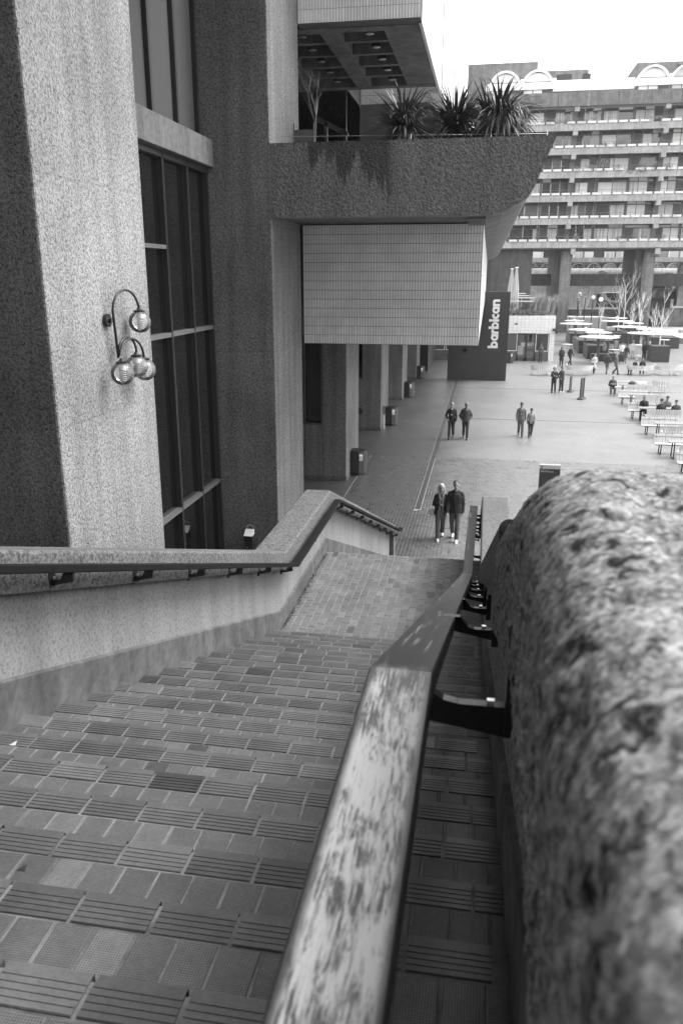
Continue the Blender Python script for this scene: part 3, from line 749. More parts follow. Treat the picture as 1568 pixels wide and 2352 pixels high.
def strip(p, q, w=.008):
    d = Vector((q[0] - p[0], 0, q[1] - p[1])).normalized(); n = Vector((-d.z, 0, d.x)) * w
    k.poly([Vector((p[0], 0, p[1])) + n, Vector((q[0], 0, q[1])) + n, Vector((q[0], 0, q[1])) - n, Vector((p[0], 0, p[1])) - n])
for p, q in (((0, .05), (0, .085)), ((0, .05), (.025, .0)), ((0, .05), (-.025, .0)), ((0, .08), (.03, .05)), ((0, .08), (-.025, .055))): strip(p, q)
k.poly([(cos(a) * .012, 0, .102 + sin(a) * .012) for a in [i * pi / 5 for i in range(10)]])
o = k.build('walking_figure', M['black_metal'], sign); o.location = (-.28, -.0425, 1.21)

tot = tag(empty('totem_sign', (-.5, 61.6, 0)), 'huge charcoal block with white vertical barbican lettering', 'sign')
B('body', M['dark_panel'], tot, (-2.2, 2.15, -.4, .6, 0, 6.45), bev=.01)
B('panel', M['dark_panel'], tot, (.28, 1.62, -.415, -.401, 2.25, 5.98)); B('top_strip', M['dark_panel'], tot, (.28, 2.15, -.42, -.401, 5.99, 6.05))
k = MB(); k.box(.262, .278, -.41, -.401, .1, 2.24); k.box(1.9, 1.915, -.41, -.401, .1, 5.98); k.box(-1.8, -1.79, -.41, -.401, .1, 5.98); k.box(.28, 1.7, -.42, -.401, 2.22, 2.245); k.build('panel_joint', M['frame_dark'], tot)
SU, SV = 3.50 / 1770, .00212
def letter(ch, build):
    k = MB(); build(k); n = len(k.v)
    k.v = [(1.43 - v * SV, y, 2.40 + u * SU) for (u, y, v) in k.v]; k.build('letter_' + ch if False else 'letter', M['letter'], tot)
def L_rect(k, u0, u1, v0, v1): k.box(u0, u1, -.43, -.417, v0, v1)
def L_ring(k, u, v, R_, r, a0=0, a1=360, n=32, cut=None):
    m = int(n * (a1 - a0) / 360); 
    for i in range(m):
        a, c = radians(a0 + (a1 - a0) * i / m), radians(a0 + (a1 - a0) * (i + 1) / m)
        q = [(u + R_*cos(a), v + R_*sin(a)), (u + R_*cos(c), v + R_*sin(c)), (u + r*cos(c), v + r*sin(c)), (u + r*cos(a), v + r*sin(a))]
        k.rings([[(p[0], -.4305, p[1]) for p in q], [(p[0], -.417, p[1]) for p in q]])
letter('b', lambda k: (L_rect(k, 0, 90, 0, 345), L_ring(k, 132, 122, 124, 46)))
letter('a', lambda k: (L_ring(k, 395, 122, 124, 46), L_rect(k, 433, 517, 0, 235)))
letter('r', lambda k: (L_rect(k, 527, 612, 0, 235), L_rect(k, 600, 695, 160, 240), L_ring(k, 640, 130, 60, 26, 90, 180)))
letter('b', lambda k: (L_rect(k, 705, 795, 0, 345), L_ring(k, 834, 122, 124, 46)))
letter('i', lambda k: (L_rect(k, 970, 1060, 0, 235), L_ring(k, 1013, 295, 50, 1)))
letter('c', lambda k: (L_ring(k, 1190, 122, 124, 44, 62, 298), L_rect(k, 1190, 1248, 168, 222), L_rect(k, 1190, 1248, 18, 74)))
letter('a', lambda k: (L_ring(k, 1385, 122, 124, 46), L_rect(k, 1432, 1515, 0, 235)))
letter('n', lambda k: (L_rect(k, 1525, 1610, 0, 235), L_rect(k, 1612, 1690, 160, 238), L_ring(k, 1690, 160, 80, 10, 0, 90), L_rect(k, 1685, 1770, 0, 165)))
k = MB(); k.lathe([(.1, 0), (.17, .02), (.17, .1), (.1, .12)], 14, (-.85, -.55, 2.25)); k.lathe([(.02, -.12), (.1, -.08), (.14, 0)], 14, (-.85, -.55, 2.25)); k.box(-.95, -.75, -.5, -.4, 2.33, 2.4); k.build('dome_camera', M['black_metal'], tot)
# ------------------------------------------------------------ housing block across the lake
YB = 115.0
block = tag(empty('apartment_block', (10, YB, 0)), 'long balconied apartment block on round columns with white barrel vaults along its roof', 'building')
def BPt(name, m, *bx, bev=0, par=None):
    o = B(name, m, par or block, *bx, bev=bev); 
    if par is None: o.location = -block.location
    return o
XA, XB_ = -2.0, 34.0
TOPS = [26.1, 23.28, 20.48, 17.6, 14.79, 11.88]
rg = random.Random(11)
wb_me = None
for i, zt in enumerate(TOPS):
    zb = zt - .8
    fl = BPt('balcony_slab', M['slab'], (XA, XB_, YB, YB + .16, zb, zt), (XA, XB_, YB + .161, YB + 9, zb + .35, zb + .6))
    if i < 5 or True:
        ceil_z = (TOPS[i - 1] - .8 if i else 28.1)
        h0, h1 = zb + .6, ceil_z + .33
        yb = YB + 1.7
        # bays of 11 m, each split in three by posts
        for bx in (-12, -1.0, 10.05, 21.05, 32.1):
            for s in range(3):
                xa = bx + [0, 3.35, 7.25][s]; xc = bx + [3.35, 7.25, 11.0][s]
                if xc < 2.0 or xa > 28: continue
                BPt('post', M['frame_dark'] if s else M['slab_dark'], (xa - (.32 if s == 0 else .1), xa + (.32 if s == 0 else .1), yb - .25, yb + .1, h0, h1))
                n = 3 if s != 1 else 2; edges = [xa + .15 + (xc - xa - .3) * q / n for q in range(n + 1)]
                solid = rg.choice((0, n - 1)) if n == 3 else -1
                for q in range(n):
                    a, c = edges[q] + .05, edges[q + 1] - .05
                    m = M['dark_panel'] if q == solid else rg.choice([M['pane'], M['pane'], M['blind'], M['curtain'], M['pane']])
                    if bx > 21.0 and bx < 32 and s == 0 and q != solid: m = M['blind']
                    BPt('window_pane', m, (a, c, yb + .02, yb + .05, h0 + .12, h0 + 1.86))
                    BPt('top_light', rg.choice([M['pane'], M['pane'], M['blind']]) if q != solid else M['pane'], (a, c, yb + .02, yb + .05, h0 + 1.96, h1 - .2))
                    if rg.random() < .22 and m is M['pane']: BPt('drawn_curtain', M['curtain'], (c - .45, c - .02, yb + .0, yb + .018, h0 + .12, h0 + 1.86))
                fr = [(e - .04, e + .04, yb - .02, yb + .06, h0, h1) for e in edges]
                BPt('window_frame', M['frame_dark'], *fr, (xa + .1, xc - .1, yb - .025, yb + .065, h0 + 1.86, h0 + 1.96), (xa + .1, xc - .1, yb - .025, yb + .065, h0, h0 + .12)); 
            if bx > 0: BPt('beam_end', M['slab'], (bx - .3, bx + .3, YB - .12, YB + 1.4, ceil_z - .55, ceil_z - .003))
    # planting troughs and rail
    k = MB(); x = 3.0
    while x < 28:
        if rg.random() > .06:
            if wb_me is None: t = MB(); t.box(-.52, .52, -.16, .16, 0, .26); wb = t.build('window_box', M['trough']); wb_me = wb.data; bpy.data.objects.remove(wb)
            inst(wb_me, block, Vector((x, YB + .02, zt + .02)) - block.location, name='window_box')
        x += 1.28
    k = MB(); k.tube([(XA, YB, zt + .62), (XB_, YB, zt + .62)], .022, 6)
    x = 2.4
    while x < 29: k.tube([(x, YB, zt), (x, YB, zt + .62)], .018, 6); x += 1.28
    o = k.build('railing', M['transom'], block); o.location = -block.location
# greenery in the troughs: tufts of small leaves
def tuft(k, c, rx, ry, rz, n, s, r=rg):
    for i in range(n):
        while True:
            p = Vector((r.uniform(-1, 1), r.uniform(-1, 1), r.uniform(-1, 1)))
            if p.length < 1: break
        q = Vector((c[0] + p.x * rx, c[1] + p.y * ry, c[2] + p.z * rz)); a = Vector((r.uniform(-1,1), r.uniform(-1,1), r.uniform(-1,1))).normalized(); d = Vector((r.uniform(-1,1), r.uniform(-1,1), r.uniform(-1,1))).cross(a).normalized()
        k.poly([q, q + a * s, q + a * s * .6 + d * s * .6])
M['leaf'] = simple('balcony_foliage', .10, .6, rnd=.3); M['leaf_pale'] = simple('pale_foliage', .24, .7)
for x, z, rx, rz, n, pale in [(12.4, 20.8, .9, .5, 220, 1), (14.0, 21.1, .8, .9, 260, 1), (15.7, 20.8, .5, .5, 130, 0), (17.2, 20.5, .5, .6, 150, 0), (18.6, 20.7, .7, .6, 220, 0), (20.2, 20.8, .6, .5, 190, 0), (21.8, 20.8, .6, .5, 180, 0), (10.6, 20.7, .5, .4, 120, 1),
       (13.6, 23.55, .9, .2, 160, 0), (15.5, 23.6, 1.0, .25, 200, 0), (8.6, 26.4, 1.5, .2, 200, 0), (10.6, 26.4, .8, .15, 120, 0), (21.7, 14.9, .5, .35, 110, 1), (23, 14.9, .5, .3, 90, 1), (11.2, 12.4, .5, .5, 110, 1), (17, 12.2, 1.5, .3, 200, 0), (21.8, 12.3, .7, .4, 130, 0), (6.5, 26.3, 1.2, .2, 100, 0), (19.5, 26.5, 1.6, .2, 170, 1)]:
    k = MB(); tuft(k, (x, YB - .05, z), rx, .3, rz, n, .14)
    lv_ = min(range(6), key=lambda q: abs(TOPS[q] + .2 - z)); tag(k.build('balcony_plant', M['leaf_pale'] if pale else M['leaf']), '%s %s plant on the %s balcony, %s' % ('pale' if pale else 'dark', 'tall' if rz > .45 else 'low', ['top', 'second', 'third', 'fourth', 'fifth', 'lowest'][lv_], ('far left' if x < 8 else 'left' if x < 9 else 'left of the first beam end') if x < 11 else ('in the middle bay, %s' % ('left end' if x < 13.2 else 'left of centre' if x < 15 else 'centre' if x < 16.6 else 'right of centre' if x < 18 else 'near its right end' if x < 19.9 else 'at its right end') if x < 21 else 'in the right bay' if x < 22.5 else 'far right')), 'plant', 'plants in the balcony troughs')
# soffit, roof parapet, rooftop
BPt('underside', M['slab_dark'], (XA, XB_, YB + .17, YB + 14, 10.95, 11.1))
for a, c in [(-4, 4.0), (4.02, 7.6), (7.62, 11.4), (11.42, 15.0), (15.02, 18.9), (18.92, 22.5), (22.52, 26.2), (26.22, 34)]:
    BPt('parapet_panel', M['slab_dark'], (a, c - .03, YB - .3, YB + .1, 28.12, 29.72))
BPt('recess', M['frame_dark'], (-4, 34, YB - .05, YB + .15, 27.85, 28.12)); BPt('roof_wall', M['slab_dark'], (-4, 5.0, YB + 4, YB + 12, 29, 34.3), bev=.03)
BPt('roof_wall', M['slab_dark'], (5.02, 11.5, YB + 4.2, YB + 12, 29, 33.2)); BPt('roof_wall', M['slab_dark'], (17.4, 23.5, YB + 4.2, YB + 12, 29, 33.7))
for x0, x1, z0, z1 in [(7.2, 9.1, 31.5, 32.7), (10.4, 11.4, 31.6, 32.7), (21.6, 22.8, 32.2, 33.3)]:
    lv = BPt('louvre', M['dark'], (x0 * 1.035, x1 * 1.035, YB + 4.15, YB + 4.19, z0, z1)); sl_ = [(x0 * 1.035, x1 * 1.035, YB + 4.1, YB + 4.18, z0 + .1 + q * .13, z0 + .14 + q * .13) for q in range(int((z1 - z0) / .13) - 1)]
    k = B('louvre_blades', M['frame_dark'], lv, *sl_)
BPt('roof_fascia', M['white'], (6.9, 16.8, YB + .6, YB + 1.2, 30.05, 31.3), (-1.5, 6.9, YB + .6, YB + 1.2, 30.35, 30.8))
BPt('roof_fascia', M['white'], (16.8, 30, YB + .6, YB + 1.2, 30.3, 30.7)); BPt('roof_slope', M['white'], (-1.5, 30, YB + 1.2, YB + 4, 30.3, 31.25))
def vault(cx, r=1.98, zc=30.62):
    v = empty('barrel_vault', (cx, YB + .5, zc)); v.parent = block; v.location = Vector((cx, YB + .5, zc)) - block.location
    k = MB(); n = 24
    def sec(rr, y): return [(rr * cos(pi * i / n), y, rr * 1.0 * sin(pi * i / n)) for i in range(n + 1)]
    a, b_, c, d = sec(r, -.15), sec(r, 4), sec(r - .26, 4), sec(r - .26, -.15)
    k.rings([a, b_], False, False); k.rings([d, c], False, False); k.rings([a, d], False, False); k.build('arch', M['white'], v)
    k = MB(); k.poly([((r - .3) * cos(pi * i / n), .12, .55 + (r - .3) * sin(pi * i / n) * .68) for i in range(n + 1)]); k.build('fanlight', M['blind'], v)
    k = MB(); s1, s2 = [((r - .27) * cos(pi * i / n), .0, .52 + (r - .27) * sin(pi * i / n) * .7) for i in range(n + 1)], [((r - .42) * cos(pi * i / n), .0, .6 + (r - .42) * sin(pi * i / n) * .66) for i in range(n + 1)]
    k.rings([s1, s2], False, False); k.box(-r + .27, r - .27, -.02, .06, .5, .6); k.build('fanlight_frame', M['frame_dark'], v)
    B('apron', M['white'], v, (-r + .05, r - .05, -.1, .1, -.3, .5)); B('valley', M['white'], v, (r - .05, r + .32, .0, .3, -.28, .95))
    for q in range(3):
        x0 = -r + .3 + q * 1.2; B('window', M['blind'] if q < 2 else M['dark_panel'], v, (x0, x0 + 1.08, .1, .14, -.95, -.33))
    B('window_recess', M['frame_dark'], v, (-r, r, .15, .2, -1.0, -.3))
for cx in (.9, 4.95, 19.0, 23.0): vault(cx)
# columns, blades and link beam
for cx in (10.25, 20.95):
    k = MB(); k.tube([(cx, YB + 1.6, -.5), (cx, YB + 1.6, 10.95)], .74, 28); o = k.build('column', M['column'], block, True); o.location = -block.location
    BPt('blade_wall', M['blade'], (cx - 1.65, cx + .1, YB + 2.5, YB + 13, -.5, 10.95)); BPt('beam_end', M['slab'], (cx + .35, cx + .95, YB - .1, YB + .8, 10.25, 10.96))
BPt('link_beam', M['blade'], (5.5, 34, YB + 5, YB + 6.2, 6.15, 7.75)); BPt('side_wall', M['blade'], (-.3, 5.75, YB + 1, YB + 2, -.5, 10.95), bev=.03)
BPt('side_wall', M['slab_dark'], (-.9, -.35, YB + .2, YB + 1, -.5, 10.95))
# ------------------------------------------------------------ terrace beyond, seen between the columns
YC = 150.0
far = tag(empty('lakeside_terrace_building', (15, YC, 0)), 'low concrete terrace building with a row of arched windows seen between the columns', 'building')
def FP(name, m, *bx): o = B(name, m, far, *bx); o.location = -far.location; return o
FP('upper_wall', M['slab_dark'], (0, 50, YC + .8, YC + 5, 5, 14)); FP('white_band', M['slab'], (0, 50, YC - .1, YC + .3, 9.75, 10.5))
for i in range(22):
    x = 4 + i * 1.75; FP('window', rg.choice([M['pane'], M['pane'], M['blind'], M['curtain']]), (x, x + 1.5, YC + .7, YC + .78, 10.5, 11.9))
    if i % 3 == 0: FP('post', M['white'], (x - .15, x, YC + .4, YC + .79, 10.5, 11.9))
for i in range(14):
    cx = 7.4 + i * 2.62; k = MB(); n = 16
    s = lambda r, y: [(cx + r * cos(pi * j / n), y, 8.55 + r * .95 * sin(pi * j / n)) for j in range(n + 1)]
    k.rings([s(1.12, YC - .6), s(1.12, YC + .7)], False, False); k.rings([s(1.12, YC - .6), s(1.0, YC - .6)], False, False); o = k.build('arch_window', M['slab'], far); o.location = -far.location
    k = MB(); k.poly(s(.98, YC + .1)); q = k.build('arch_glass', M['pane'], o)
    k = MB(); k.box(cx - .06, cx - .02, YC, YC + .08, 8.5, 9.3); k.box(cx - .95, cx + .95, YC, YC + .07, 9.05, 9.1); k.build('glazing_bar', M['white'], o)
k = MB(); n = 14; k.rings([[(x, YC - 1.2 - .95 * sin(pi * j / n), 7.95 - .95 * cos(pi * j / n) * .85) for j in range(n + 1)] + [(x, YC + .8, 8.75), (x, YC + .8, 7.1)] for x in (0, 50)]); o = k.build('barrel_band', M['slab'], far, True); o.location = -far.location
k = MB(); k.tube([(19.0, YC - 2.4, 7.2), (19.0, YC - .9, 7.2)], 1.15, 24); o = k.build('arched_door', M['slab_dark'], far); o.location = -far.location
FP('door_leaf', M['pane'], (18.7, 19.4, YC - 2.5, YC - 2.41, 7.2, 8.1))
FP('lower_wall', M['slab'], (0, 50, YC - .2, YC + .3, -1, 7.2))
# garden level below the beam
grd = tag(empty('garden_wall', (15, 132, 0)), 'long dark retaining wall behind the round tables', 'wall')
o = B('wall', M['slab_dark'], grd, (7, 60, 131, 131.6, -1, 2.5)); o.location = -grd.location; o = B('coping', M['slab'], grd, (7, 60, 130.8, 131.8, 2.5, 2.68)); o.location = -grd.location
for nm, mm, bx, lb in [('concrete_panel', 'slab', (12.2, 14.2, 140, 140.4, 2, 5.4), 'pale concrete garden panel left of the globe lamps'), ('concrete_panel', 'slab', (16.6, 17.7, 141, 141.5, 1.5, 8), 'tall pale concrete upright behind the globe lamps'), ('dark_opening', 'dark', (18.0, 24, 143, 143.4, 2.5, 4.6), 'dark doorway opening under the bowl shaped balcony')]:
    tag(B(nm, M[mm], None, bx), lb, 'panel')
bowl = tag(empty('bowl_balcony', (20.4, 139, 4.85)), 'half round concrete balcony like a cut pipe with stairs rising behind', 'balcony')
k = MB(); n = 18; s = lambda r, y: [(r * cos(pi + pi * j / n), y, r * .8 * sin(pi + pi * j / n)) for j in range(n + 1)]
k.rings([s(1.9, 0), s(1.9, 5)], False, False); k.rings([s(1.55, 0), s(1.55, 5)], False, False); k.rings([s(1.9, 0), s(1.55, 0)], False, False); k.build('shell', M['slab'], bowl)
k = MB(); k.poly(s(1.52, .8)); k.build('dark_glass', M['dark'], bowl); B('sill', M['white'], bowl, (-2.1, 2.0, -.1, .3, 0, .12))
for j in range(8): B('step', M['slab'], bowl, (-1.6, 1.4, 1 + j * .4, 1.4 + j * .4, .25 + j * .22, .38 + j * .22))
rgt = tag(empty('round_window_house', (27, 125, 0)), 'dark concrete end wall with a white blind over a half round window at the right', 'building')
def RP(name, m, *bx): o = B(name, m, rgt, *bx); o.location = -rgt.location; return o
RP('wall', M['slab'], (26.6, 40, 124, 126, -1, 9)); RP('blind', M['blind'], (27.6, 30.4, 123.9, 123.98, 5.3, 7.1)); RP('ledge', M['white'], (26.2, 40, 123.5, 124, 3.15, 3.35)); RP('lintel', M['slab'], (27.3, 31, 123.8, 123.98, 7.3, 7.5))
RP('window_head', M['blind'], (27.6, 30.4, 123.9, 123.98, 8.2, 8.7)); RP('lower_wall', M['slab_dark'], (24.5, 40, 122.5, 123.4, -1, 3.1)); RP('pipe_wall', M['slab_dark'], (21.9, 26.6, 128, 130, -1, 7.6))
k = MB(); s_ = [(29 + 1.4 * cos(pi + pi * j / 14), 123.9, 5.2 + 1.1 * sin(pi + pi * j / 14)) for j in range(15)]; k.poly(s_); o = k.build('half_round_glass', M['pane'], rgt); o.location = -rgt.location
k = MB(); k.tube([(21.5, 126, 5.0), (26.6, 126, 5.0)], .75, 18); o = k.build('pipe', M['slab_dark'], rgt, True); o.location = -rgt.location
for c, r_, n, lb in [((25.2, 124.5, 7.0), (2.2, .8, .9), 1500, 'dark ivy hanging over the concrete pipe at the right'), ((25.5, 133, 6.5), (2.0, 1.0, 1.5), 900, 'ivy climbing beside the second column'), ((10.5, 128, 4.6), (1.5, 1, 1.8), 700, 'evergreen shrub behind the cafe roof planting'), ((22.8, 134, 3.4), (2.4, 1, 1.2), 700, 'tangled shrub beneath the bowl shaped balcony')]:
    k = MB(); tuft(k, c, *r_, n, .22); tag(k.build('ivy', M['ivy']), lb, 'ivy')
# globe lamp standards
gl0 = tag(empty('globe_lamp', (13, 126, 0)), 'white globe lamp standard leftmost and lowest of its row', 'lamp', 'globe lamps in the garden')
k = MB(); k.tube([(0, 0, 0), (0, 0, 5.0)], .07, 10); k.build('post', M['frame_dark'], gl0); k = MB(); k.lathe([(.3 * sin(pi * j / 10) + .001, -.3 * cos(pi * j / 10)) for j in range(11)], 16, (0, 0, 5.25)); k.build('globe', M['white'], gl0, True)
L_ = [((1327, 687), 'white globe lamp standard leftmost and lowest of its row'), ((1330, 676), 'tallest globe lamp standard, second from the left column'), ((1344, 679), 'globe lamp standard third from the left column'), ((1361, 683), 'globe lamp standard in front of the pale upright'), ((1379, 688), 'nearest globe lamp standard rising behind the round discs'), ]
for j, ((px, py), lb) in enumerate(L_):
    Y = [127, 129, 124, 118, 112][j]; p = P(px, py, Y); c = gl0 if j == 0 else copy_tree(gl0); c.location = (p.x, Y, p.z - 5.25); c['label'] = lb

# ------------------------------------------------------------ cafe kiosk with roof terrace
caf = tag(empty('cafe_kiosk', (2, 76.5, 0)), 'white tiled cafe kiosk with glazed front and planted roof terrace', 'building')
M['kiosk_tile'] = tilewall('kiosk_white_tile', .8, .35, .25, 'Y')
def CP(name, m, *bx, par=None): o = B(name, m, par or caf, *bx); o.location = -caf.location if par is None else (0, 0, 0); return o
CP('fascia', M['kiosk_tile'], (-6, 6.2, 76.3, 76.9, 2.5, 4.03)); CP('fascia', M['tilewall'], (5.7, 6.21, 76.901, 92, 2.5, 4.03)); CP('corner_pier', M['kiosk_tile'], (5.75, 6.2, 76.32, 76.9, 0, 2.5)); CP('side_wall', M['tilewall'], (5.9, 6.19, 76.9, 92, 0, 2.5))
CP('roof', M['slab_dark'], (-6, 5.7, 76.9, 92, 3.5, 3.75)); CP('floor', M['brick'], (-6, 5.9, 76.6, 92, .0, .02)); CP('back_wall', M['slab_dark'], (-6, 5.9, 84, 84.2, 0, 3.5))
for a, c in [(-4.9, -3.7), (-3.6, -2.5), (-2.4, 2.9), (4.55, 5.7)]:
    w = CP('window', M['pane'] if a > 0 else M['glass_up'], (a, c, 76.5, 76.53, .92, 2.45)); k = MB()
    for x in (a, c - .05): k.box(x, x + .05, 76.4, 76.49, .88, 2.5)
    k.box(a + .05, c - .05, 76.4, 76.49, .88, .93); k.box(a + .05, c - .05, 76.4, 76.49, 2.45, 2.5); k.build('frame', M['white'], w)
# brick apron, brick by brick
t = MB(); t.box(-.105, .105, -.02, .02, -.031, .031); o = t.build('brick', simple('brown_brick', .13, .8, rnd=.25)); me = o.data; bpy.data.objects.remove(o)
CP('apron_backing', M['mortar_dark'], (-5, 2.9, 76.43, 76.6, 0, .88), (4.55, 5.75, 76.43, 76.6, 0, .88))
for r in range(12):
    for x0, x1 in ((-5, -2.2), (2.0, 2.9), (4.55, 5.75)):
        x = x0 + .11 + (.11 if r % 2 else 0)
        while x < x1 - .05: inst(me, caf, Vector((x, 76.42, .04 + r * .072)) - caf.location, name='brick'); x += .222
for a, c in ((2.95, 3.7), (3.75, 4.5)):
    d = CP('door', M['frame_dark'], (a, a + .07, 76.45, 76.5, 0, 2.45), (c - .07, c, 76.45, 76.5, 0, 2.45), (a, c, 76.45, 76.5, 0, .3), (a, c, 76.45, 76.5, 2.35, 2.45), (a, c, 76.45, 76.5, 1.0, 1.08)); B('glass', M['glass'], d, (a, c, 76.475, 76.48, .3, 2.35))
CP('notice', simple('grey_notice', .3, .6), (2.98, 3.5, 76.43, 76.445, .55, 1.35)); CP('vent', M['dark'], (2.6, 2.85, 76.27, 76.3, 3.28, 3.38))
k = MB(); k.box(6.0, 6.2, 76.0, 76.3, 2.75, 2.95); k.tube([(6.3, 75.8, 2.55), (6.3, 75.8, 2.8)], .12, 12); k.box(6.15, 6.32, 75.8, 76.2, 2.78, 2.84); o = k.build('camera', M['black_metal'], caf); o.location = -caf.location
k = MB()
for x in (2.35, 2.6, 2.85): k.tube([(x, 80, 2.9), (x - .15, 79, 2.95)], .05, 6)
lit = bpy.data.materials.new('lit_tube'); lit.use_nodes = True; lit.node_tree.nodes['Principled BSDF'].inputs['Emission Color'].default_value = (1, 1, 1, 1); lit.node_tree.nodes['Principled BSDF'].inputs['Emission Strength'].default_value = 3
# roof garden
k = MB(); tuft(k, (1.9, 77.2, 4.25), 4.3, .4, .28, 3200, .14); tag(k.build('roof_hedge', M['leaf']), 'low dark hedge along the edge of the cafe roof terrace', 'hedge')
k = MB(); tuft(k, (4.6, 79, 4.6), 1.4, .6, .5, 500, .16); tag(k.build('roof_shrub', M['leaf']), 'dark rounded shrub among the grasses on the cafe roof', 'shrub')
def grassclump(name, c, h, n, w, m, label, cat='grass clump', group=None, lean=(0, 0), r=rg):
    k = MB()
    for i in range(n):
        a = r.uniform(0, 2*pi); l = h * r.uniform(.6, 1.05); sp = r.uniform(.1, .5) * h * .6; q = Vector(c) + Vector((r.gauss(0, .06), r.gauss(0, .06), 0)); d = Vector((cos(a) * sp + lean[0] * l, sin(a) * sp + lean[1] * l, 0)); sd_ = Vector((-sin(a), cos(a), 0)) * w
        p1, p2, p3 = q, q + d * .35 + Vector((0, 0, l * .7)), q + d + Vector((0, 0, l))
        k.poly([p1 - sd_, p1 + sd_, p2 + sd_, p2 - sd_]); k.poly([p2 - sd_, p2 + sd_, p3])
    return tag(k.build(name, m), label, cat, group)
for j, (px, py, h) in enumerate([(1213, 718, 1.1), (1226, 708, 1.7), (1236, 710, 1.9), (1246, 714, 1.6), (1256, 718, 1.5), (1268, 722, 1.7), (1190, 722, .8)]):
    p = P(px, py, 78.5); grassclump('grass_plume', (p.x, 78.5, 4.0), h * 1.15, 90, .025, M['grass'], ['short pale dry grass clump left of the tall plumes on the cafe roof', 'pale dry grass plume, second from the left of the plumes', 'tallest pale dry grass plume on the cafe roof', 'pale dry grass plume right of the tallest one', 'pale dry grass plume near the right end of the roof', 'pale grass plume at the roof corner leaning over the edge', 'small pale grass clump below the folded parasols'][j], 'grass', 'pale grasses on the cafe roof', (.18, 0))
for j, (px, lb) in enumerate([(1174, 'left of two folded parasols standing on the cafe roof terrace'), (1184.5, 'right and slightly taller of two folded parasols on the cafe roof')]):
    p = P(px, 640, 80); par = tag(empty('folded_parasol', (p.x, 80, 3.9)), lb, 'parasol', 'folded parasols on the roof terrace'); H_ = 4.25 + .12 * j
    k = MB(); k.tube([(0, 0, 0), (0, 0, H_)], .04, 8); k.build('pole', M['slat'], par); k = MB(); R = []
    for z, r0 in ((.85, .2), (1.0, .3), (1.8, .36), (2.6, .31), (3.4, .2), (H_ - .1, .1), (H_ - .02, .09)):
        R.append([(r0 * (1 if q % 2 else .62) * cos(2*pi*q/20), r0 * (1 if q % 2 else .62) * sin(2*pi*q/20), z + (.25 * (q % 4 == 1) * -1 if z < .9 else 0)) for q in range(20)])
    k.rings(R, False); k.build('canopy', M['canvas'], par); k = MB(); k.lathe([(.1, H_ - .02), (.17, H_), (.12, H_ + .05)], 12); k.build('cap', M['white'], par)
for j, (px, py, wd, Y, lb) in enumerate([(1196, 692, 2.4, 78.8, 'widest white table top on the cafe roof'), (1197, 684, 1.9, 80.5, 'second white table top on the cafe roof'), (1190, 679, 1.8, 82.5, 'third white table top on the cafe roof'), (1184, 674, 1.6, 84.5, 'farthest white table top on the cafe roof')]):
    p = P(px, py, Y); tb = tag(empty('roof_table', (p.x, Y, 3.9)), lb, 'table', 'white tables on the cafe roof')
    B('top', M['disc'], tb, (-wd * .72, wd * .6, -.4, .4, p.z - 3.95, p.z - 3.88)); B('leg', M['disc'], tb, (-.05, .05, -.05, .05, -.15, p.z - 3.95))
# ------------------------------------------------------------ benches and tables in rows at the right
def bench(label, group):
    bn = tag(empty('slatted_bench'), label, 'bench', group)     # long axis X, sitter faces -Y, back at +Y
    t = MB()
    t.hexa([(-.052, -.24, .43), (.052, -.24, .43), (.052, .2, .41), (-.052, .2, .41), (-.052, -.24, .46), (.052, -.24, .46), (.052, .22, .44), (-.052, .22, .44)])
    t.hexa([(-.052, .2, .41), (.052, .2, .41), (.052, .24, .41), (-.052, .24, .41), (-.052, .29, .82), (.052, .29, .82), (.052, .32, .82), (-.052, .32, .82)])
    o = t.build('slat', M['slat']); me = o.data; bpy.data.objects.remove(o)
    for i in range(14): inst(me, bn, (-.82 + i * .126, 0, 0), name='slat')
    for x in (-.62, .62):
        k = MB(); k.tube([(x, -.18, .42), (x - .02, -.26, .015), (x, .3, .015), (x, .2, .42)], .028, 6); k.build('leg_frame', M['black_metal'], bn)
    k = MB(); k.tube([(-.86, -.15, .41), (.86, -.15, .41)], .018, 6); k.tube([(-.86, .27, .7), (.86, .27, .7)], .014, 6); k.build('rail', M['black_metal'], bn); return bn
def table(label, group):
    t = tag(empty('terrace_table'), label, 'table', group); B('top', M['table_top'], t, (-.95, .95, -.32, .32, .70, .74), bev=.01)
    for x in (-.72, .72):
        k = MB(); k.tube([(x, -.2, .7), (x, -.26, .015), (x, .26, .015), (x, .2, .7)], .028, 6); k.build('leg_frame', M['black_metal'], t)
    return t
ordn = ['farthest', 'fifth from the camera', 'third from the camera', 'with four seated people', 'second from the camera', 'nearest']
SETS = [(9.75, 54.9, 'set of the man reading'), (9.55, 50.3, 'set with a pigeon on its table'), (9.3, 45.1, 'set with four seated people'), (9.2, 40.4, 'empty set in front of the group of four'), (8.95, 35.8, 'set with a person in a quilted coat'), (9.1, 32.0, 'nearest set, cut by the frame')]
bp = tp = None
for i, (x, y, lb) in enumerate(SETS):
    for side in (0, 1):
        l = ('far slatted bench facing us, ' if side else 'near slatted bench seen from behind, ') + lb
        b_ = bench(l, 'white slatted benches in rows') if bp is None else copy_tree(bp)
        bp = bp or b_; b_['label'] = l; b_.location = (x + (-.45 if side else .15), y + (.85 if side else -.85), 0); b_.rotation_euler = (0, 0, 0 if side else pi)
    t_ = table('x', 'grey topped tables in rows') if tp is None else copy_tree(tp); tp = tp or t_; t_['label'] = 'grey topped table of the ' + lb; t_.location = (x, y, 0)
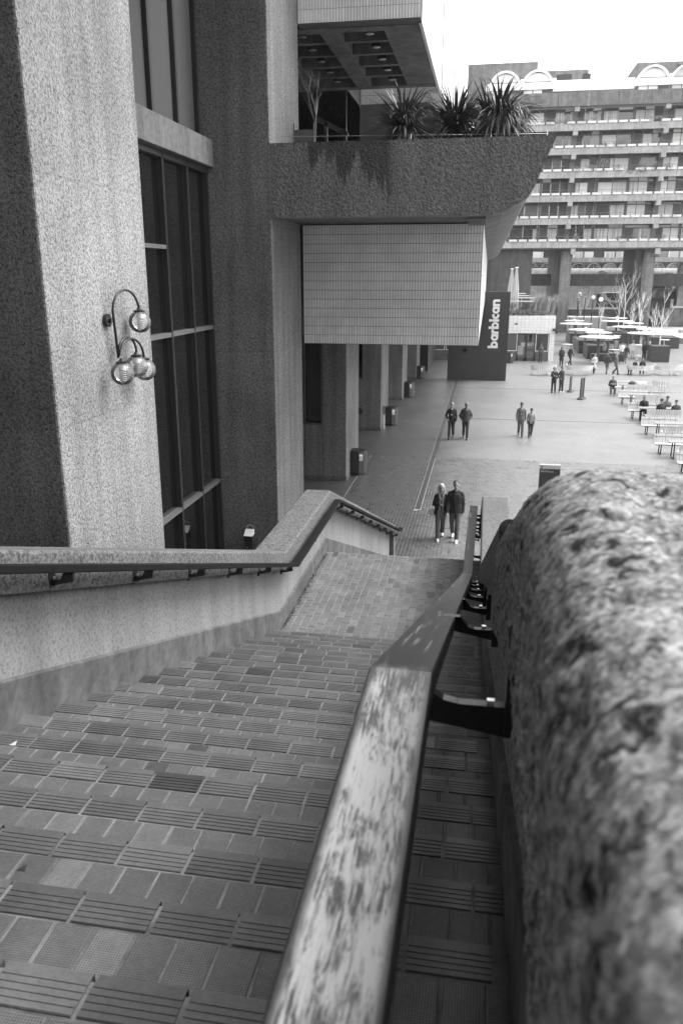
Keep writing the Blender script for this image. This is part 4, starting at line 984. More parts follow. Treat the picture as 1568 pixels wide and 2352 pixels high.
# curved sofas
def sofa(loc, a0, a1, label, r=.85):
    s = tag(empty('curved_bench', loc), label, 'bench', 'curved white slatted benches'); t = MB()
    t.hexa([(-.035, -.38, .42), (.035, -.38, .42), (.058, .10, .40), (-.058, .10, .40), (-.035, -.38, .45), (.035, -.38, .45), (.058, .12, .43), (-.058, .12, .43)])
    t.hexa([(-.056, .10, .40), (.056, .10, .40), (.056, .14, .40), (-.056, .14, .40), (-.062, .2, .78), (.062, .2, .78), (.062, .23, .78), (-.062, .23, .78)])
    o = t.build('slat', M['slat']); me = o.data; bpy.data.objects.remove(o); n = int(radians(a1 - a0) * r / .125)
    for i in range(n):
        a = radians(a0) + radians(a1 - a0) * (i + .5) / n; inst(me, s, (cos(a) * r, sin(a) * r, 0), (0, 0, a - pi/2), name='slat')
    for q in (0.08, .5, .92):
        a = radians(a0 + (a1 - a0) * q); u = Vector((cos(a), sin(a), 0)); k = MB(); k.tube([u * (r - .3) + Vector((0, 0, .41)), u * (r - .35) + Vector((0, 0, .015)), u * (r + .2) + Vector((0, 0, .015)), u * (r + .08) + Vector((0, 0, .41))], .018, 6); k.build('leg_frame', M['steel'], s)
    return s
for (px, py, a0, a1, lb, r_) in [(1247, 847, 175, 420, 'round slatted bench in front of the cafe window', .8), (1330, 847, 150, 365, 'round slatted bench behind the person in a pale coat', .85), (1468, 847, 165, 345, 'curved slatted bench with two people sitting in it', .85), (1533, 847, 150, 400, 'round slatted bench at the right beside the black planter', .85), (1524, 884, 200, 275, 'short curved slatted chair standing alone at the right', .7)]:
    q = G(px, py, .45); sofa((q.x, q.y, 0), a0, a1, lb, r_)
# stanchions
for px, py, h, rz, lb in [(1308, 900, 1.05, 1.3, 'rear of the two thin black display stands'), (1334, 917, 1.35, 1.1, 'front and taller of the two thin black display stands')]:
    p = G(px, py); s = tag(empty('display_stand', p, rz), lb, 'stand', 'black display stands')
    k = MB(); pr = [(-.32, -.18), (.32, -.18), (.42, 0), (.32, .18), (-.32, .18), (-.42, 0)]; k.rings([[(x * q, y * q, z) for x, y in pr] for z, q in ((.0, 1), (.06, 1), (.13, .7))]); k.build('base', M['black_metal'], s)
    B('frame', M['black_metal'], s, (-.3, -.26, -.03, .03, .1, h), (.26, .3, -.03, .03, .1, h), (-.26, .26, -.03, .03, h - .05, h)); B('panel', M['dark_panel'], s, (-.26, .26, -.008, .008, .15, h - .05))
# ------------------------------------------------------------ round disc shelters, planters, birches
D_ = [((495, 640), 465, 2.3, 'nearest and largest of the left row'), ((325, 547), 400, 2.35, 'second of the left row'), ((200, 470), 370, 2.35, 'third of the left row'), ((725, 437), 360, 2.4, 'far right row, left of the twin birches'), ((880, 510), 390, 2.4, 'middle of the right row'), ((1110, 592), 450, 2.35, 'nearest of the right row'), ((485, 582), 310, 2.3, 'small one just behind the nearest disc'), ((1130, 542), 290, 2.35, 'small one behind the nearest right disc'), ((720, 398), 240, 2.4, 'farthest small one at the back'), ((930, 465), 230, 2.35, 'small one behind the middle right disc'), ((180, 432), 230, 2.4, 'farthest small one at the left')]
E_ = lambda zx, zy: (1285.8 + .18 * zx, 658.6 + .18 * zy)
dp = None
for (c, w, z, lb) in D_:
    p = G(*E_(*c), z); d = w * .18 / F_ * p.y * 1.02
    ds = tag(empty('disc_canopy', (p.x, p.y, 0)), 'white flat disc canopy on a dark post, ' + lb, 'canopy', 'white disc canopies')
    k = MB(); k.lathe([(d/2 - .06, z - .06), (d/2, z - .03), (d/2 - .02, z + .02), (.1, z + .07)], 40); k.build('disc', M['disc'], ds, True); k = MB(); k.tube([(0, 0, 0), (0, 0, z - .06)], .12, 10); k.build('post', M['frame_dark'], ds)
    k = MB(); k.lathe([(.13, z + .06), (.15, z + .14), (.02, z + .2)], 12); k.build('cap', M['white'], ds)
def planter(x0, x1, y0, y1, h, lb):
    p = tag(empty('timber_planter', ((x0 + x1)/2, (y0 + y1)/2, 0)), lb, 'planter', 'black slatted planters'); L0 = -p.location
    o = B('core', M['dark'], p, (x0 + .03, x1 - .03, y0 + .03, y1 - .03, 0, h - .05)); o.location = L0; n = int(h / .115)
    me = None
    for i in range(n):
        z = i * h / n + .01
        o = B('plank', M['timber_black'], p, (x0, x1, y0 - .0, y0 + .029, z, z + h/n - .03), (x0, x0 + .029, y0 + .0291, y1, z, z + h/n - .022), (x1 - .029, x1, y0 + .0291, y1, z, z + h/n - .022)); o.location = L0
    o = B('soil', M['soil'], p, (x0 + .04, x1 - .04, y0 + .04, y1 - .04, h - .05, h - .03)); o.location = L0
planter(14.95, 16.5, 77.2, 79.2, 1.45, 'tall black slatted planter with a white birch, right of the crowd'); planter(9.5, 11.3, 79.0, 82.5, 1.3, 'black planter behind the leftmost mini table'); planter(9.4, 11.8, 86, 92, 1.2, 'black planter in the middle of the left row'); planter(9.5, 11.5, 96, 101, 1.2, 'black planter nearest the first column')
planter(12.3, 14.0, 90, 95, 1.2, 'black planter between the two rows'); planter(14.3, 17.5, 98, 103, 1.2, 'black planter under the twin birches'); planter(17.6, 20.5, 92, 96, 1.2, 'black planter behind the nearest right disc'); planter(9.7, 12.6, 77.0, 78.0, .7, 'low black planter bench behind the crowd'); planter(6.9+2.4, 10.4, 84.6, 85.6, .7, 'low black bench by the left row')
for (px, py), lb in [((1303, 846), 'x')]: pass
def birch(base, h, lb, rr, n=7, spread=.5, lean=(0, 0), t0=.055, cat='tree', m='bark_white'):
    tr = tag(empty('birch_tree', base), lb, cat, 'bare young birches'); k = MB(); pts = [Vector((lean[0] * h * q, lean[1] * h * q, h * q * .62)) for q in (0, .3, .6, 1)]; k.tube(pts, [t0, t0 * .85, t0 * .7, t0 * .4], 7); k.build('trunk', M[m], tr)
    k = MB()
    def br(p, d, l, r, dep):
        q = p; path = [p]
        for i in range(3): d = (d + Vector((rr.uniform(-.2, .2), rr.uniform(-.2, .2), rr.uniform(-.02, .2)))).normalized(); q = q + d * l / 3; path.append(q)
        k.tube(path, [r, r * .8, r * .6, r * .35], 4 if dep else 5)
        if dep < 3:
            for j in range(3 if dep < 2 else 2):
                s_ = rr.choice(path[1:]); nd = (d + Vector((rr.uniform(-1, 1), rr.uniform(-1, 1), rr.uniform(0, .6))) * .7).normalized(); br(s_, nd, l * rr.uniform(.45, .7), r * .55, dep + 1)
    for i in range(n):
        a = rr.uniform(0, 6.28); f = rr.uniform(.45, 1); p = Vector((lean[0] * h * f, lean[1] * h * f, h * f * .62)); br(p, Vector((cos(a) * spread, sin(a) * spread, 1)).normalized(), h * rr.uniform(.25, .42), t0 * .4, 0)
    o = k.build('branches', M[m], tr); o['kind'] = 'stuff'; return tr
for j, (px, py, h, lb) in enumerate([(1512, 805, 5.6, 'largest bare birch in the tall planter at the right'), (1497, 797, 4.6, 'slim birch just left of the largest one'), (1462, 785, 5.2, 'birch rising through the middle disc of the right row'), (1450, 777, 4.2, 'thin birch left of the middle disc'), (1429, 768, 7.5, 'right of the twin birches under the far discs'), (1418, 764, 6.4, 'left of the twin birches under the far discs'), (1373, 772, 3.8, 'thin birch behind the nearest left disc'), (1379, 752, 4.6, 'bushy birch behind the left row of discs'), (1330, 752, 5.0, 'bare birch beside the first column'), (1347, 745, 5.0, 'bare birch in front of the pale gravel at the left')]):
    p = G(px, py, .0); rr = random.Random(40 + j); birch(p, h * (.92 if j < 4 else 1.0), lb, rr, 6, .4, (rr.uniform(-.06, .06), 0), .075 if j < 6 else .05)
# pale gravel bed and its kerb
bed = tag(empty('gravel_bed', (27, 105, 0)), 'raised bed of pale gravel with a dark kerb wall at the right', 'planting bed')
k = MB(); k.poly([(19.5, 104, .62), (22, 99, .62), (38, 97, .62), (45, 121, .62), (21, 121, .62)]); o = k.build('gravel', M['gravel'], bed); o.location = -bed.location
k = MB(); q = [(19.4, 104.1), (21.9, 98.8), (38.1, 96.7)]
for (xa, ya), (xc, yc) in zip(q, q[1:]): k.hexa([(xa, ya, 0), (xc, yc, 0), (xc, yc + .3, 0), (xa, ya + .3, 0), (xa, ya, .66), (xc, yc, .66), (xc, yc + .3, .66), (xa, ya + .3, .66)])
o = k.build('kerb', M['slab_dark'], bed); o.location = -bed.location
o = B('timber_edge', M['slab'], bed, (24, 40, 108, 109.2, .6, 1.0)); o.location = -bed.location; o.rotation_euler = (0, 0, 0)
bed2 = tag(B('gravel_path', M['gravel'], None, (11.8, 22, 118, 131, .0, .05)), kind='structure')
tb2 = tag(B('pale_slope', M['gravel'], None, (12.2, 17.5, 125, 130, .06, 1.6)), 'pale mound of gravel seen past the first column', 'mound')
# small white pedestal tables
mt = None
for px, py, lb in [(1406, 829, 'front of the crowd'), (1463, 817, 'behind the person with long fair hair'), (1392, 803, 'beside the low black planter'), (1412, 792, 'between the two disc rows'), (1340, 803, 'at the left end of the planters'), (1522, 803, 'next to the largest birch'), (1300, 815, 'right beside the cafe kiosk')]:
    p = G(px, py); 
    if mt is None:
        mt = tag(empty('pedestal_table'), '', 'table', 'small white pedestal tables'); k = MB(); k.lathe([(.28, 0), (.26, .03), (.05, .05), (.05, 1.0)], 14); k.build('stem', M['disc'], mt); k = MB(); k.lathe([(.5, 1.0), (.52, 1.02), (.5, 1.05)], 20); k.build('top', M['disc'], mt); c = mt
    else: c = copy_tree(mt)
    c.location = p; c['label'] = 'small white pedestal table ' + lb
# feathery grasses in planters
for j, (zx, zy, Y, z) in enumerate([(545, 700, 83, 1.2), (800, 655, 99, 1.2), (710, 760, 80, 1.0), (560, 800, 78, .9), (1060, 760, 82, 1.1), (650, 820, 78, .8)]):
    p = P(*E_(zx, zy), Y); grassclump('grass_clump', (p.x, Y, z), .75, 130, .02, M['grass'], 'pale feathery grass ' + ['behind the nearest left disc post', 'in the planter under the middle discs', 'in front of the small pedestal tables', 'above the low black bench behind the crowd', 'left of the tall planter, behind the fair haired person', 'beside the pedestal table in front of the crowd'][j], 'grass', 'feathery grasses in planters', (0, 0))

# ------------------------------------------------------------ balcony plants
lf = []
for v in range(6):
    k = MB(); bend = [.15, .35, .6, .9, 1.2, 1.5][v]; pts = []; a = 0; p = Vector((0, 0, 0)); n = 8; Ls = 1.0
    for i in range(n + 1):
        wd = .034 * (1 - (i / n) ** 2.2) + .001; pts.append((p.copy(), wd)); a = bend * (i / n) ** 1.3 * 1.5; p = p + Vector((sin(a), 0, cos(a))) * Ls / n
    for (p0, w0), (p1, w1) in zip(pts, pts[1:]):
        k.poly([p0 + Vector((0, -w0, w0 * .5)), p0, p1, p1 + Vector((0, -w1, w1 * .5))]); k.poly([p0, p0 + Vector((0, w0, w0 * .5)), p1 + Vector((0, w1, w1 * .5)), p1])
    o = k.build('leaf', simple('cordyline_leaf_%d' % v, .075, .42, rnd=.55)); lf.append(o.data); bpy.data.objects.remove(o)
def leafmass(s, R_, droop, r, n=560):
    k = MB()
    for i in range(n):
        az = r.uniform(0, 2*pi); el = r.betavariate(2.2, .9) * 1.9; L = R_ * r.uniform(.55, .98); w = r.uniform(.008, .016); p = Vector((cos(az) * .05, sin(az) * .05, r.uniform(.1, .3))); a = el * .5; side = Vector((-sin(az), cos(az), 0)) * w; q = [p]
        for j in range(4): a += (.25 + .35 * droop) * r.uniform(.5, 1.2) * (j + 1) * .4; p = p + Vector((cos(az) * sin(a), sin(az) * sin(a), cos(a))) * L / 4; q.append(p)
        for j in range(4):
            f0, f1 = 1 - (j / 4) ** 2, 1 - ((j + 1) / 4) ** 2
            k.poly([q[j] - side * f0, q[j] + side * f0, q[j+1] + side * f1 + side * .03, q[j+1] - side * f1 - side * .03])
    o = k.build('leaf_mass', M['leafm'], s); o['kind'] = 'stuff'
M['leafm'] = simple('strap_leaf', .13, .4, .4, 3)
def spiky(loc, R_, n, droop, lb, seed):
    r = random.Random(seed); s = tag(empty('spiky_plant', loc), lb, 'plant', 'big spiky plants on the balcony'); k = MB(); k.tube([(0, 0, -.05), (0, 0, .25)], .08, 10); k.build('stem', M['bark'], s)
    if n > 100: leafmass(s, R_ * 1.0, droop, r)
    for i in range(n):
        az = r.uniform(0, 2*pi); el = r.betavariate(1.6, 1.0) * 2.05; j = min(5, int(r.uniform(0, 3) + droop * (1 + el)))
        inst(lf[j], s, (cos(az) * .05, sin(az) * .05, .12 + r.uniform(0, .18)), (0, el, az), [R_ * r.uniform(.72, 1.08)] * 2 + [R_ * r.uniform(.75, 1.1)], name='leaf')
spiky((-2.12, 20.5, 10.72), 1.12, 290, .3, 'left spiky plant on the balcony, a wide ball of stiff leaves', 1)
spiky((-.92, 20.6, 10.68), 1.08, 290, .2, 'middle spiky plant on the balcony with upright leaves', 2)
spiky((.08, 20.4, 10.7), 1.1, 290, 1.0, 'right spiky plant on the balcony with drooping strap leaves', 3)
spiky((-.12, 20.8, 10.75), 1.05, 90, .0, 'tall upright spiky plant behind the drooping one on the balcony', 5)
birch(Vector((-4.3, 20.6, 10.3)), 2.1, 'slender bare sapling on the balcony against the dark glazing', random.Random(3), 4, .45, (.03, 0), .012, m='bark')
k = MB(); tuft(k, (-.6, 20.3, 10.5), 1.7, .4, .18, 1500, .05, random.Random(9)); tag(k.build('balcony_undergrowth', M['leaf']), 'low dark undergrowth beneath the spiky balcony plants', 'undergrowth', kind='stuff')
gate = tag(empty('balcony_gate', (-3.3, 21.3, 10.3)), 'dark metal gate rail and glass screens behind the balcony sapling', 'railing')
B('rail', M['black_metal'], gate, (-.9, -.82, 0, .06, 0, .95), (-.4, -.34, 0, .06, 0, .8)); k = MB(); k.hexa([(-1.1, 0, .95), (-.3, 0, .6), (-.3, .06, .6), (-1.1, .06, .95), (-1.1, 0, 1.1), (-.3, 0, .7), (-.3, .06, .7), (-1.1, .06, 1.1)]); k.build('top_bar', M['black_metal'], gate)
B('glass_screen', M['glass_up'], gate, (-1.68, -1.2, .1, .12, 0, .8)); B('screen_post', M['transom'], gate, (-1.2, -1.17, .08, .12, 0, .95), (-1.7, -1.67, .08, .12, 0, .95))
# ------------------------------------------------------------ people
TONE = {}
def tone(v, rough=.8):
    k = round(v, 3)
    if k not in TONE: TONE[k] = simple('cloth_tone_%d' % int(v * 1000), v, rough, .12, 18, .25, 60, obj=True)
    return TONE[k]
SKIN = simple('skin', .26, .5, .05, 20, obj=True); SKIN_D = simple('skin_deep', .12, .5, .05, 20, obj=True)
def cap(mb, p0, p1, r0, r1, flat=1.0, n=12, ax=None):
    """tapered limb with round ends; flat squeezes it front to back"""
    p0, p1 = Vector(p0), Vector(p1); t = (p1 - p0); L = t.length or 1e-4; t = t / L if t.length else Vector((0, 0, 1))
    side = Vector((1, 0, 0)) if abs(t.x) < .9 else Vector((0, 1, 0)); b = t.cross(side).normalized(); a = b.cross(t).normalized()
    R = []
    for i in range(1, 5): th = -pi/2 + i * pi / 8 - 0; R.append((p0 + t * (r0 * sin(th)), r0 * cos(th)))
    for i in range(0, 4): th = i * pi / 8; R.append((p1 + t * (r1 * sin(th)), r1 * cos(th)))
    mb.rings([[c + (a * cos(2*pi*q/n) + b * flat * sin(2*pi*q/n)) * r for q in range(n)] for c, r in R])
def ell(mb, c, rx, ry, rz, n=14):
    mb.rings([[(c[0] + rx * cos(2*pi*q/n) * sin(pi * i / 9), c[1] + ry * sin(2*pi*q/n) * sin(pi * i / 9), c[2] - rz * cos(pi * i / 9)) for q in range(n)] for i in range(1, 9)])
def ringstack(mb, rs, n=18):
    mb.rings([[(cx + rx * cos(2*pi*q/n), cy + ry * sin(2*pi*q/n), z) for q in range(n)] for z, cx, cy, rx, ry in rs])
def finish(mb, name, m, parent, vox, sm=2):
    o = mb.build(name, m, parent); md = o.modifiers.new('remesh', 'REMESH'); md.mode = 'VOXEL'; md.voxel_size = vox; md.use_smooth_shade = True
    s = o.modifiers.new('smooth', 'SMOOTH'); s.factor = .5; s.iterations = sm; return o
def person(loc, face, h, label, pose='walk', ph=1, top=.03, legs=.05, shoes=.03, hair=.05, hairstyle='short', skin=None, coat=.0, near=False, hat=None, inner=None, arms=None, lean=0, group=None, female=False, bulky=1.0, z0=0, extra=None):
    """stands at loc facing `face` degrees (0 = towards the camera, -Y); local model faces -Y"""
    skin = skin or SKIN
    p = tag(empty('person', (loc[0], loc[1], z0), radians(face)), label, 'person', group); s = h / 1.75; p.scale = (s, s, s)
    vox = .011 if near else .017
    hw = .085; sw = .135 if female else .155
    if pose == 'sit': pz = .50
    else: pz = .94
    sit = pose == 'sit'
    # joints
    J = {}
    up = Vector((0, -lean, 1)).normalized()
    pel = Vector((0, 0, pz)); chest = pel + up * .36; nb = pel + up * .53; head = nb + up * .155 + Vector((0, -.02 - lean * .1, 0))
    st = .17 if pose == 'walk' else .03
    if sit:
        hips = [(-hw, 0, pz - .02), (hw, 0, pz - .02)]; knees = [(-.13, -.42, .50), (.12, -.44, .49)]; ank = [(-.13, -.36 - .08 * ph, .09), (.12, -.48 + .04 * ph, .09)]
    else:
        f = -1
        hips = [(-hw, 0, pz - .03), (hw, 0, pz - .03)]
        if pose == 'walk':
            a, b_ = (0, 1) if ph > 0 else (1, 0); knees = [None, None]; ank = [None, None]
            knees[a] = (hips[a][0], -.15, .50); ank[a] = (hips[a][0], -.22, .085)
            knees[b_] = (hips[b_][0] * .9, -.02, .49); ank[b_] = (hips[b_][0] * .9, .24, .13)
        else:
            knees = [(-.095, -.02, .49), (.095, -.03, .49)]; ank = [(-.10, .0, .085), (.11, -.03, .085)]
    sh = [chest + Vector((-sw, 0, .065)), chest + Vector((sw, 0, .065))]
    A = arms or ('swing' if pose == 'walk' else 'down')
    def armj(i, mode):
        sx = -1 if i == 0 else 1; S = sh[i]
        if mode == 'swing':
            d = .12 * (1 if (i == 0) == (ph > 0) else -1); e = S + Vector((sx * .06, d * .6 + .03, -.27)); w = e + Vector((sx * -.01, d * .5 - .1, -.22))
        elif mode == 'down': e = S + Vector((sx * .05, .03, -.28)); w = e + Vector((0, -.04, -.24))
        elif mode == 'pocket': e = S + Vector((sx * .12, .07, -.26)); w = e + Vector((-sx * .10, -.14, -.15))
        elif mode == 'held': e = S + Vector((sx * .07, .04, -.27)); w = e + Vector((-sx * .16, -.19, .04))
        elif mode == 'table': e = S + Vector((sx * .05, -.10, -.24)); w = e + Vector((-sx * .08, -.22, .03))
        elif mode == 'phone': e = S + Vector((sx * .06, -.06, -.25)); w = e + Vector((-sx * .08, -.2, .14))
        return e, w
    am = A if isinstance(A, tuple) else (A, A); EW = [armj(0, am[0]), armj(1, am[1])]
    # body, one continuous skin
    b = MB()
    cap(b, pel, chest, .12, .13, .75); cap(b, chest, nb - up * .03, .12, .06, .75); cap(b, nb - up * .06, head - up * .05, .055, .052)
    ell(b, head + Vector((0, .005, .02)), .079, .098, .112); ell(b, head + Vector((0, -.03, -.055)), .055, .062, .058)
    if near or True:
        cap(b, head + Vector((0, -.088, .01)), head + Vector((0, -.108, -.022)), .009, .015); ell(b, head + Vector((-.078, .0, -.01)), .012, .02, .03); ell(b, head + Vector((.078, .0, -.01)), .012, .02, .03)
        cap(b, head + Vector((-.035, -.083, .028)), head + Vector((.035, -.083, .028)), .012, .012)
    for i in (0, 1):
        sx = -1 if i == 0 else 1
        cap(b, hips[i], knees[i], .078, .052); cap(b, knees[i], ank[i], .052, .036)
        cap(b, ank[i], Vector(ank[i]) + Vector((0, -.11, -.045)), .036, .03)
        cap(b, sh[i], EW[i][0], .048, .04); cap(b, EW[i][0], EW[i][1], .038, .026); cap(b, nb + Vector((0, 0, -.05)), sh[i], .05, .048)
        e, w = EW[i]; d = (w - e).normalized(); 
        if near:
            sd_ = Vector((0, 1, 0)) if abs(d.y) < .7 else Vector((1, 0, 0)); pm = w + d * .05; cap(b, w, pm, .026, .034, .6)
            dn = d.lerp(Vector((0, 0, -1)), .3).normalized()
            for q, l_ in zip((-1.5, -.5, .5, 1.5), (.052, .062, .058, .045)):
                k0 = pm + sd_ * q * .017 + d * .02; k1 = k0 + dn * l_ * .6; k2 = k1 + (dn * .6 + Vector((-sx * .7, 0, -.1))).normalized() * l_ * .6
                cap(b, k0, k1, .0095, .009, n=8); cap(b, k1, k2, .009, .0075, n=8)
            t0 = w + d * .03 - sd_ * .025; cap(b, t0, t0 - sd_ * .02 + d * .035, .011, .010, n=8); cap(b, t0 - sd_ * .02 + d * .035, t0 - sd_ * .012 + d * .06, .010, .008, n=8)
        else:
            cap(b, w, w + d * .09, .028, .028, .7); cap(b, w + d * .02, w + d * .06 + Vector((0, -.03, 0)), .012, .01)
    finish(b, 'body', skin, p, .0075 if near else .012, 1)
    # eyes, brows and mouth
    k = MB()
    for q in (-.03, .03): ell(k, head + Vector((q, -.088, .012)), .012, .008, .006, 8)
    for q in (-.03, .03): k.box(head.x + q - .015, head.x + q + .015, head.y - .101, head.y - .088, head.z + .034, head.z + .040)
    k.build('eyes', tone(.03), p)
    k = MB(); ell(k, head + Vector((0, -.088, -.052)), .022, .008, .007, 8); k.build('mouth', tone(.16), p)
    # jacket
    j = MB(); bk = bulky; hem = -.10 - coat
    if not sit or True:
        rs = [(pel.z + .02, 0, 0, .155 * bk, .115 * bk), (pel.z + .16, 0, 0, .148 * bk, .11 * bk), (chest.z, 0, 0, .17 * bk, .122 * bk), (chest.z + .08, 0, 0, .145 * bk, .10 * bk), (chest.z + .14, 0, 0, .07, .065)]
        base = [(pel.z + (hem if not sit else -.04), 0, 0, (.165 + coat * .12) * bk, (.125 + coat * .12) * bk)]
        rs = [(z, cx, cy - lean * (z - pel.z), rx, ry) for z, cx, cy, rx, ry in base + rs]; ringstack(j, rs)
    for i in (0, 1):
        e, w = EW[i]; d = (w - e).normalized(); cap(j, nb + Vector((0, .01, -.06)), sh[i], .06 * bk, .062 * bk); cap(j, sh[i], e, .062 * bk, .052 * bk); cap(j, e, w - d * .015, .052 * bk, .042 * bk)
    if hairstyle != 'hood': cap(j, nb + Vector((-.05, .02, -.02)), nb + Vector((.05, .02, -.02)), .045, .045)
    jk = finish(j, 'jacket', tone(top), p, vox, 1)
    # trousers
    t = MB(); cap(t, pel + Vector((-.05, 0, -.02)), pel + Vector((.05, 0, -.02)), .115, .115, .9)
    for i in (0, 1):
        cap(t, hips[i], knees[i], .098, .07); cap(t, knees[i], Vector(ank[i]) + Vector((0, 0, .03)), .07, .062 if not female else .072)
    finish(t, 'trousers', tone(legs), p, vox, 1)
    for i in (0, 1):
        k = MB(); a = Vector(ank[i]); tz = .0 if ank[i][1] < .2 else .05
        z_ = a.z - .085
        k.rings([[(a.x + rx * cos(2*pi*q/12), a.y - .05 + ry * sin(2*pi*q/12) + oy, z_ + z) for q in range(12)] for z, rx, ry, oy in ((.0, .046, .135, 0), (.03, .05, .14, 0), (.06, .045, .11, .02), (.10, .042, .06, .05))]); k.build('shoe', tone(shoes, .6), p, True)
    # hair
    k = MB()
    if hat is not None:
        ell(k, head + Vector((0, .005, .06)), .088, .10, .078); cap(k, head + Vector((-.06, -.06, .045)), head + Vector((.06, -.06, .045)), .022, .022)
        if hat < 0: cap(k, head + Vector((-.04, -.12, .05)), head + Vector((.04, -.12, .05)), .018, .018)
        finish(k, 'hat', tone(abs(hat)), p, .011, 1)
    elif hairstyle == 'bald': ell(k, head + Vector((0, .035, -.01)), .079, .075, .06); finish(k, 'hair', tone(hair), p, .01, 1)
    else:
        ell(k, head + Vector((0, .026, .06)), .089, .096, .085)
        if hairstyle in ('long', 'curly'):
            r_ = .04 if hairstyle == 'long' else .05
            cap(k, head + Vector((-.07, .02, .02)), head + Vector((-.085, .01, -.2 if hairstyle == 'long' else -.03)), r_, .03); cap(k, head + Vector((.07, .02, .02)), head + Vector((.09, .01, -.2 if hairstyle == 'long' else -.03)), r_, .03); cap(k, head + Vector((0, .06, 0)), head + Vector((0, .09, -.2 if hairstyle == 'long' else -.03)), .07, .06)
        finish(k, 'hair', tone(hair), p, .010, 1)
    if inner is not None:
        k = MB(); cap(k, chest + Vector((0, -.055 - lean * .1, .11)), chest + Vector((0, -.105 * bk, -.14)), .045, .03, .6); finish(k, 'shirt', tone(inner), p, .01, 1)
    p['_chest'] = 0; del p['_chest']
    return p, dict(chest=chest, sh=sh, EW=EW, head=head, pel=pel, nb=nb)
def at(px, py): q = G(px, py); return (q.x, q.y)
# the couple near the foot of the stairs
p, J = person(at(1042, 1240), -4, 1.83, 'man in a black jacket and jeans walking beside the blond woman near the stair foot', ph=-1, top=.014, legs=.075, shoes=.75, hair=.06, near=True, bulky=1.27, arms=('swing', 'down'))
k = MB(); k.box(-.012, .012, -.155, -.135, J['pel'].z - .05, J['chest'].z + .1)
cap(k, J['nb'] + Vector((-.07, -.03, -.01)), J['nb'] + Vector((-.01, -.09, -.05)), .022, .018); cap(k, J['nb'] + Vector((.07, -.03, -.01)), J['nb'] + Vector((.01, -.09, -.05)), .022, .018); k.build('collar_and_placket', tone(.02), p, True)
p, J = person(at(1009, 1237), 6, 1.70, 'blond woman in a black jacket with fringed scarf and pale shoes near the stair foot', ph=1, top=.016, legs=.085, shoes=.75, hair=.45, hairstyle='long', near=True, female=True, arms=('held', 'swing'), coat=.05, bulky=1.2)
k = MB(); c = J['chest']; n = J['nb']
for sx in (-1, 1): cap(k, n + Vector((sx * .07, -.02, -.02)), c + Vector((sx * .035, -.14, 0)), .038, .034); cap(k, c + Vector((sx * .035, -.14, 0)), J['pel'] + Vector((sx * .05, -.15, .0)), .03, .035, .6)
cap(k, n + Vector((-.07, .03, -.01)), n + Vector((.07, .03, -.01)), .04, .04); finish(k, 'scarf', tone(.17), p, .011, 1)
k = MB(); r = random.Random(2)
for i in range(20): x = (-.05 if i % 2 else .07) + r.uniform(-.045, .045); k.tube([(x, -.16, J['pel'].z + .01), (x + r.uniform(-.03, .03), -.17, J['pel'].z - r.uniform(.15, .22))], .005, 4)
k.build('scarf_fringe', tone(.2), p)
bag = MB(); w = J['EW'][0]; ringstack(bag, [(.74, -.27, .02, .05, .03), (.78, -.27, .02, .085, .045), (.93, -.27, .02, .08, .04), (.96, -.27, .02, .03, .02)], 14); bo = finish(bag, 'handbag', tone(.5), None, .01, 2)
bo.location = p.location; bo.rotation_euler = p.rotation_euler; bo.scale = p.scale; tag(bo, 'small pale handbag hanging at the blond woman\'s side', 'bag')
# middle distance
person(at(1035, 1007), -2, 1.77, 'bald man in a dark open jacket over a white shirt, left walker by the drain', ph=1, top=.02, legs=.02, shoes=.05, hair=.4, hairstyle='bald', near=True, inner=.75, arms=('pocket', 'swing'))
p, J = person(at(1067, 1008), 3, 1.77, 'person in grey beanie and quilted puffer jacket walking beside the bald man', ph=-1, top=.05, legs=.03, shoes=.04, skin=SKIN_D, hat=.2, near=True, bulky=1.22, arms='pocket')
k = MB()
for i in range(6): z = J['pel'].z - .04 + i * .095; ringstack(k, [(z - .012, 0, 0, .196, .145), (z, 0, 0, .203, .152), (z + .012, 0, 0, .196, .145)])
k.build('quilting', tone(.035), p)
person(at(1193, 1002), 0, 1.68, 'adult in a cap and open light jacket walking beside a child', ph=-1, top=.13, legs=.11, shoes=.05, hair=.05, hat=-.05, near=True, inner=.55, coat=.02, bulky=1.1)
person(at(1216, 1004), 2, 1.42, 'child in a pale anorak and dark trousers, right of the adult in a cap', ph=1, top=.26, legs=.03, shoes=.04, hair=.03, hat=.035, near=True)
person(at(1269, 902), 5, 1.72, 'curly haired man standing with one hand raised, black jacket over white top', pose='stand', top=.018, legs=.02, shoes=.03, hair=.12, hairstyle='curly', inner=.8, arms=('phone', 'pocket'))
person(at(1286, 902), 40, 1.78, 'tall man in dark clothes and pale shoes beside the curly haired man', pose='stand', top=.02, legs=.02, shoes=.7, hair=.04, arms=('pocket', 'down'))
p, J = person(at(1287, 841), 170, 1.7, 'person in a long dark coat with a backpack walking away by the cafe corner', ph=1, top=.025, legs=.02, shoes=.02, hair=.15, hairstyle='long', coat=.35)
k = MB(); cap(k, J['chest'] + Vector((0, .17, .05)), J['chest'] + Vector((0, .17, -.2)), .12, .12, .7); finish(k, 'backpack', tone(.04), p, .015)
person(at(1306, 841), 120, 1.78, 'man in a dark jacket striding left behind the round bench', ph=-1, top=.03, legs=.03, shoes=.03, hair=.05, lean=.12)
person((5.0, 75.2), 175, 1.7, 'person in a grey top looking in at the cafe window', pose='stand', top=.09, legs=.03, hair=.05)
person(at(1362, 858), 8, 1.6, 'person in a long pale coat with black hair walking towards us', ph=1, top=.5, legs=.03, shoes=.03, hair=.02, coat=.38, hairstyle='short', female=True, arms='pocket')
